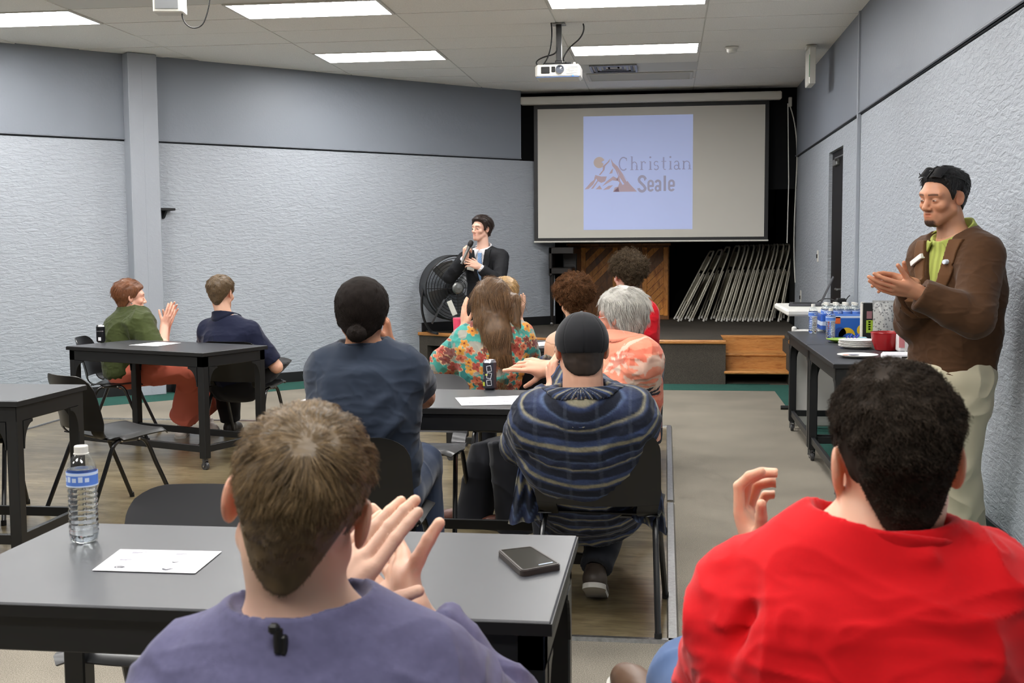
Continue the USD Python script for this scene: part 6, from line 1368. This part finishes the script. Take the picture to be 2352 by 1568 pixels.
def ring_patch(r, a0, a1, z0, z1, n=8): return surf(np.array([[(r * math.cos(a), r * math.sin(a), z) for a in np.linspace(a0, a1, n)] for z in (z0, z1)]), .0005)
def outline(r, a0, z0, w, h, tilt, th=.003):
    """a tilted square outline wrapped on a can"""
    P = [(-w, -h), (w, -h), (w, h), (-w, h)]; c, s_ = math.cos(tilt), math.sin(tilt); P = [(x * c - y * s_, x * s_ + y * c) for x, y in P]; ring_ = []
    for i in range(4):
        for k in range(5): x, y = np.array(P[i]) * (1 - k / 5) + np.array(P[(i + 1) % 4]) * k / 5; ring_.append((r * math.cos(a0 + x / r), r * math.sin(a0 + x / r), z0 + y))
    return tube(ring_, th * .4, 5, closed=True)
def can(label, loc, h, r, m, lime, a):
    t = thing('drink_can', label, 'can', loc)
    add('body', lathe([(r * .70, 0), (r * .78, .002), (r, .010), (r, h - .012), (r * .84, h - .003)], 32), m, t, 40)
    add('lid', lathe([(r * .84, h - .004), (r * .88, h - .001), (r * .86, h), (r * .82, h - .004), (.001, h - .005)], 32), m_can, t, 40)
    add('shoulder', lathe([(r * 1.004, h - .0125), (r * .86, h - .0025)], 32), m_can, t, 40)
    if lime:
        for k, (z, tl) in enumerate(((.098, .12), (.066, -.15), (.034, .08))): add('printed_cube', outline(r * 1.006, a + .25, z, .010, .0125, tl), m_canwhite, t, True)
        add('printed_patch', ring_patch(r * 1.004, a - 1.0, a - .45, .018, .036), m_canlime, t, 40); add('printed_patch', ring_patch(r * 1.004, a - .35, a + .05, .066, .074), m_canlime, t, 40)
        for k in range(3): add('printed_mark', outline(r * 1.005, a - .8, .052 + k * .012, .006, .003, .3, .002), m_can, t, True)
    else: add('printed_label', ring_patch(r * 1.004, a - .35, a + .3, .014, .038), m_canwhite, t, 40); add('printed_band', ring_patch(r * 1.004, a - .9, a + .9, h - .045, h - .040), m_can, t, 40)
    return t
can('tall dark silver drink can printed with white ice cubes on the middle table', onz(1125, 894, TZ), .136, .031, m_candark, True, -PI / 2 - .2)
can('black drink can on the back table beside the woman in green', onz(232, 786, TZ), .122, .030, m_canblack, False, -PI / 2 + .2)
m_pink = mat('tumbler_pink', srgb(214, 70, 100), .4)
tu = thing('tumbler', 'tall pink tumbler on the far table left of the floral shirt', 'cup', onz(1053, 786, TZ))
add('cup', lathe([(.026, 0), (.030, .004), (.036, .15), (.036, .156), (.033, .156)], 24), m_pink, tu, 40); add('lid', lathe([(.036, .155), (.037, .158), (.035, .168), (.001, .170)], 24), m_pink, tu, 40)
pn_ = onz(944, 920, TZ); pe = thing('pen', 'dark blue pen on the table by the elbow of the hair bun man', 'pen', pn_)
add('barrel', cyl((-.03, -.03, .005), (.03, .035, .005), .004, 8), mat('pen_blue', srgb(26, 34, 60), .3), pe); add('tip', cyl((-.03, -.03, .005), (-.038, -.0385, .004), .003, 8, .0008), m_metal, pe)
bx_ = wp(.80, .12); fb = thing('floor_box', 'small black device box on the carpet by the slanted wall', 'box', bx_, .775)
add('housing', box((-.16, -.07, 0), (.16, .07, .10), .012), m_tedge, fb, False); add('top_panel', box((-.12, -.05, .10), (.10, .05, .112), .004), m_blackmetal, fb, False); add('cable', tube(spline([(.16, 0, .03), (.24, .03, .01), (.33, -.02, .008)], 12), .006, 6), m_cable, fb)

# white folding tables beyond the snack tables
m_wt = mat('white_table_plastic', srgb(206, 205, 200), .55, bump=(300, .15, .001))
wt = thing('folding_table', 'raised white plastic folding table with a laptop beyond the snack tables', 'table', (1.225, 9.55, 0))
add('tabletop', box((-.31, -.49, .855), (.262, .55, .905), .014), m_wt, wt, False)
for y in (-.30, .52):
    add('leg', tube([(0, y, .09), (0, y, .86)], .016, 10), m_blackmetal, wt); add('foot', tube([(-.25, y, .018), (.26, y, .018)], .018, 10), m_blackmetal, wt); add('leg_post', tube([(0, y, .02), (0, y, .2)], .020, 10), m_blackmetal, wt)
add('brace', tube([(0, -.30, .45), (0, .52, .45)], .010, 8), m_blackmetal, wt)
ft = thing('folded_table', 'white plastic folded table standing on edge behind the black snack tables', 'table', (.955, 9.00, 0))
add('leaf', box((0, 0, .02), (.50, .028, .76), .012), m_wt, ft, False); add('leaf', box((.02, .034, .03), (.50, .058, .75), .012), mat('white_table_under', srgb(168, 172, 178), .6), ft, False); add('handle', box((-.022, .0, .58), (.0, .05, .66), .006), m_tedge, ft, False); add('latch', box((-.006, .004, .66), (.03, .05, .78), .01), m_wt, ft, False)
for x in (.06, .44): add('foot', box((x, -.004, 0), (x + .05, .06, .024), .005), m_tedge, ft, False)
lp0 = onz(1850, 701, .906); lt = thing('laptop', 'open dark laptop on the raised white table, screen seen edge-on', 'laptop', lp0, -.12)
m_lap = mat('laptop_grey', srgb(60, 60, 66), .4)
add('base', box((-.13, -.17, 0), (.12, .17, .018), .005), m_lap, lt, False); add('keyboard', box((-.10, -.14, .018), (.05, .14, .0195)), m_tedge, lt, False)
hgT = frame(V(.12, 0, .018), V(math.cos(.42), 0, -math.sin(.42)), V(0, 1, 0), V(math.sin(.42), 0, math.cos(.42)))
add('lid', place(box((-.004, -.17, 0), (.004, .17, .235), .003), hgT), m_lap, lt, False); add('screen', place(box((-.0048, -.155, .012), (-.0042, .155, .222)), hgT), m_glass, lt, False)
ms_ = onz(1934, 697, .906); mo = thing('charger_block', 'small black charger with a curling cable on the raised white table', 'charger', ms_)
add('block', box((-.05, -.04, 0), (.03, .04, .045), .01), m_tedge, mo, False); add('cable', tube(spline([(.03, 0, .02), (.09, .02, .07), (.16, .01, .04), (.2, 0, .02)], 20), .004, 6), m_cable, mo); add('cable', tube(spline([(-.05, 0, .02), (-.12, .03, .04), (-.2, .02, .01)], 16), .004, 6), m_cable, mo)

# snack tables
def ot(x, y): return onz(x, y, TZ)
dup(b1, ot(1867, 766), 1.2, 'clear water bottle standing at the left table edge before the shrink-wrapped pack', group='water bottles on the snack table')
dup(b1, ot(1907, 780), 2.2, 'clear water bottle standing in front of the blue soda carton', group='water bottles on the snack table')
c0_ = ot(1900, 764); k = 0
pack = thing('bottle_wrap', 'blue printed shrink wrap around the pack of water bottles', 'packaging', c0_ + V(.10, .16, 0))
m_wrap = usdkit.material(stage, '/World/Looks/shrink_wrap', {'d': ('principled_bsdf', {'base_color': srgb(66, 110, 206), 'roughness': .2}), 't': ('transparent_bsdf', {'color': (.75, .85, 1)}), 'm': ('mix_closure', {'fac': .35})}, [('d.BSDF', 'm.closure1'), ('t.BSDF', 'm.closure2')], surface='m.closure')
cs_ = [(-.12, -.10), (.26, -.10), (.26, .12), (-.12, .12)]
pp = Polygon(cs_).buffer(.02)
add('wrap', [prism(pp.difference(pp.buffer(-.002)), .115, .02)], m_wrap, pack, False); add('printed_band', prism(pp.buffer(.001).difference(pp.buffer(-.0005)), .03, .05), m_labelpale, pack, False)
for i in range(6):
    for j in range(3):
        dup(b1, c0_ + V(.10 - .085 + i * .068, .16 - .066 + j * .068, 0), i + j, 'clear water bottle inside the blue shrink-wrapped pack', group='water bottles inside the shrink-wrapped pack')
sc = ot(1953, 776); so = thing('soda_carton', 'blue soda carton with yellow half circles on the snack table', 'carton', sc + V(0, .06, 0), 0)
m_sblue, m_syel, m_sred, m_scyan = mat('carton_blue', srgb(34, 92, 176), .45), mat('carton_yellow', srgb(214, 176, 40), .45), mat('carton_orange', srgb(206, 92, 40), .45), mat('carton_navy', srgb(24, 60, 130), .45)
add('box', box((-.115, 0, 0), (.115, .13, .155), .004), m_sblue, so, False)
fr = lambda poly, m, nm: add(nm, place(prism(poly, .0012), frame(V(0, -.0001, 0), V(1, 0, 0), V(0, 0, 1), V(0, -1, 0))), m, so, False)
fr(sbox(-.112, .135, .112, .150), m_labelpale, 'pale_stripe'); fr(Point(-.015, .012).buffer(.056).intersection(sbox(-.1, .004, .1, .12)).difference(Point(-.0, -.02).buffer(.05)), m_syel, 'yellow_disc'); fr(Point(.095, .05).buffer(.042).intersection(sbox(-.1, .0, .112, .12)), m_syel, 'yellow_disc'); fr(sbox(-.108, .095, -.06, .142), m_sred, 'orange_patch'); fr(Point(-.06, .03).buffer(.04).intersection(sbox(-.112, .004, .1, .1)), m_scyan, 'navy_swirl')
bb = ot(1999, 784); ec = thing('snack_box', 'upright black snack box with lime and red lettering patches', 'box', bb + V(0, .04, 0))
add('box', box((-.045, 0, 0), (.05, .07, .255), .004), m_tedge, ec, False); add('flap', box((-.052, -.002, 0), (-.045, .07, .25)), mat('carton_white', srgb(206, 202, 196), .6), ec, False)
fe = lambda poly, m, nm: add(nm, place(prism(poly, .0012), frame(V(0, -.0001, 0), V(1, 0, 0), V(0, 0, 1), V(0, -1, 0))), m, ec, False)
fe(sbox(-.022, .055, .024, .14), mat('box_lime', srgb(150, 176, 50), .5), 'lime_patch'); fe(sbox(.020, .09, .040, .17), mat('box_red', srgb(200, 40, 44), .5), 'red_patch'); fe(sbox(-.02, .15, .015, .20), mat('box_mauve', srgb(140, 96, 104), .5), 'mauve_patch')
for k in range(4): fe(sbox(.025, .10 + k * .017, .035, .110 + k * .017), m_canwhite, 'white_letter')
fe(union_all([sbox(-.008, .075 + k * .016, .006, .085 + k * .016) for k in range(4)]), m_tedge, 'dark_letter')
bg = ot(2036, 788); cb = thing('chip_bag', 'grey and white patterned foil snack bag standing behind the red bowl', 'bag', bg + V(0, .05, 0))
m_bag = usdkit.material(stage, '/World/Looks/chip_bag', {'tc': ('texture_coordinate', {}), 'v': ('voronoi_texture', {'scale': 52.0, 'detail': 2.0}), 'r': ('rgb_ramp', {'ramp': [(.1, srgb(206, 206, 204)), (.42, srgb(130, 132, 134)), (.5, srgb(48, 50, 54)), (.8, srgb(168, 168, 166))]}), 'p': ('principled_bsdf', {'roughness': .3, 'specular_ior_level': .6})}, [('tc.object', 'v.vector'), ('v.distance', 'r.fac'), ('r.color', 'p.base_color')], surface='p.BSDF')
g = np.array([[(.085 * u * (1 - .06 * math.sin(v * PI)), -.045 * math.sin(v * PI) ** .6 * (1 - u * u) - .004 * math.sin(u * 9 + v * 7), .27 * v) for u in np.linspace(-1, 1, 17)] for v in np.linspace(0, 1, 17)])
g2 = g * np.array([1, -1, 1]); add('foil', [surf(g), surf(g2[::-1])], m_bag, cb, True); add('seal', box((-.085, -.003, .262), (.085, .003, .278)), m_bag, cb, False); add('red_corner', box((.03, -.046, .02), (.078, -.038, .06), .003), mat('bag_red', srgb(206, 70, 50), .4), cb, False)
ro = ot(2040, 806); rb = thing('serving_bowl', 'deep red plastic bowl on the snack table', 'bowl', ro + V(0, .06, 0))
add('bowl', lathe([(.06, 0), (.066, .003), (.088, .06), (.094, .108), (.094, .111), (.090, .110), (.082, .06), (.06, .01), (.001, .008)], 36), mat('bowl_red', srgb(150, 18, 24), .25, spec=.6), rb, 40); add('rim', tube([(.094 * math.cos(a), .094 * math.sin(a), .110) for a in np.arange(36) * PI / 18], .003, 6, closed=True), mat('bowl_rim', srgb(176, 26, 30), .25), rb)
gp_ = ot(1938, 787); gr = thing('green_platter', 'lime green platter with leftover snacks on the snack table', 'plate', gp_ + V(.02, .05, 0))
add('plate', lathe([(.07, 0), (.075, .002), (.125, .018), (.128, .021), (.122, .020), (.07, .006), (.001, .005)], 36), mat('platter_green', srgb(136, 176, 60), .4), gr, 40)
rg_ = random.Random(2); m_chip = mat('tortilla_chip', srgb(206, 170, 90), .7)
for k in range(7):
    a, r_ = rg_.uniform(0, 6.28), rg_.uniform(.01, .07); q_ = thing('chip', 'golden snack chip on the lime green platter', 'chip', gp_ + V(.02 + r_ * math.cos(a), .05 + r_ * math.sin(a), .007), rg_.uniform(0, 6), 'snack chips on the green platter')
    add('crisp', prism(Polygon([(-.02, -.015), (.02, -.015), (0, .022)]), .003).apply_transform(trimesh.transformations.rotation_matrix(.25, (1, 0, 0), (0, -.015, 0))), m_chip, q_, False)
m_plate = mat('paper_plate', srgb(226, 224, 220), .6); m_porange, m_pnavy, m_pcyan = mat('print_orange', srgb(222, 124, 84), .6), mat('print_navy', srgb(44, 48, 84), .6), mat('print_cyan', srgb(140, 190, 206), .6)
PLR = .115
plate_p = [(.07, 0), (.074, .001), (PLR - .02, .008), (PLR, .016), (PLR - .001, .0175), (PLR - .02, .0100), (.07, .003), (.001, .0025)]
fp_ = ot(1973, 822); p1 = thing('paper_plate', 'decorated white paper plate lying flat before the plate stack', 'plate', fp_ + V(0, .05, 0))
add('plate', lathe(plate_p, 40), m_plate, p1, 40); add('print', prism(affinity.scale(Point(-.062, .05).buffer(.022), 1, .7), .0005, .0088), m_porange, p1, False); add('print', prism(affinity.scale(Point(-.010, .072).buffer(.018), 1.7, .55), .0005, .0078), m_pnavy, p1, False); add('print', prism(affinity.scale(Point(.080, -.035).buffer(.016), 1, .7), .0005, .0090), m_pnavy, p1, False); add('print', prism(Point(.025, -.085).buffer(.013), .0005, .0090), m_porange, p1, False)
ps_ = ot(1976, 803) + V(0, .12, 0); p0_ = None
for k in range(7):
    lb = 'white paper plate in the middle of the plate stack' if 0 < k < 6 else ('topmost decorated paper plate of the stack' if k == 6 else 'lowest paper plate of the stack')
    if p0_ is None: p0_ = thing('paper_plate', lb, 'plate', ps_, 0, 'paper plates in the stack'); add('plate', lathe(plate_p, 36), m_plate, p0_, 40)
    else: dup(p0_, ps_ + V(.002 * (k % 3 - 1), 0, k * .0062), 0, lb)
up = ps_ + V(-.02, 0, .0062 * 6 + .004); fk = thing('cutlery_pack', 'blue and clear wrapped cutlery lying on the plate stack', 'cutlery', up + V(0, 0, .012))
add('wrap', box((-.06, -.03, 0), (.05, .03, .012), .004), m_bottle, fk, False)
for k in range(4): add('handle', tube([(-.05 + .02 * k, -.03, .014), (-.03 + .022 * k, .035, .020 + .012 * (k % 2))], .004, 6), mat('cutlery_blue', srgb(60, 60, 176), .35), fk)
add('patch', box((.03, -.02, .012), (.075, .03, .015), .001), m_pcyan, fk, False)
nk = ot(2086, 812); np_ = thing('napkin_pack', 'white wrapped napkin pack standing behind the wipes', 'napkins', nk + V(.01, .06, 0))
add('stack', box((-.055, 0, 0), (.06, .10, .115), .012), mat('napkin_white', srgb(214, 210, 212), .8, bump=(200, .2, .002)), np_, False); add('wrapper_print', box((-.053, -.002, .03), (-.02, .0, .105)), mat('print_rose', srgb(196, 120, 124), .6), np_, False); add('wrapper_edge', box((-.018, -.0022, .0), (-.010, .0, .112)), m_grid, np_, False)
wk = ot(2062, 830); wi = thing('wipes_pack', 'flat white pack of wipes with a dark tab at the front table edge', 'packaging', wk + V(.02, .03, 0))
add('pack', box((-.10, -.035, 0), (.13, .05, .048), .012), m_paper, wi, False); add('tab', box((.0, -.037, .018), (.03, -.0348, .028), .001), m_tedge, wi, False); add('print', box((.045, -.0365, .008), (.12, -.0348, .030)), m_pcyan, wi, False)
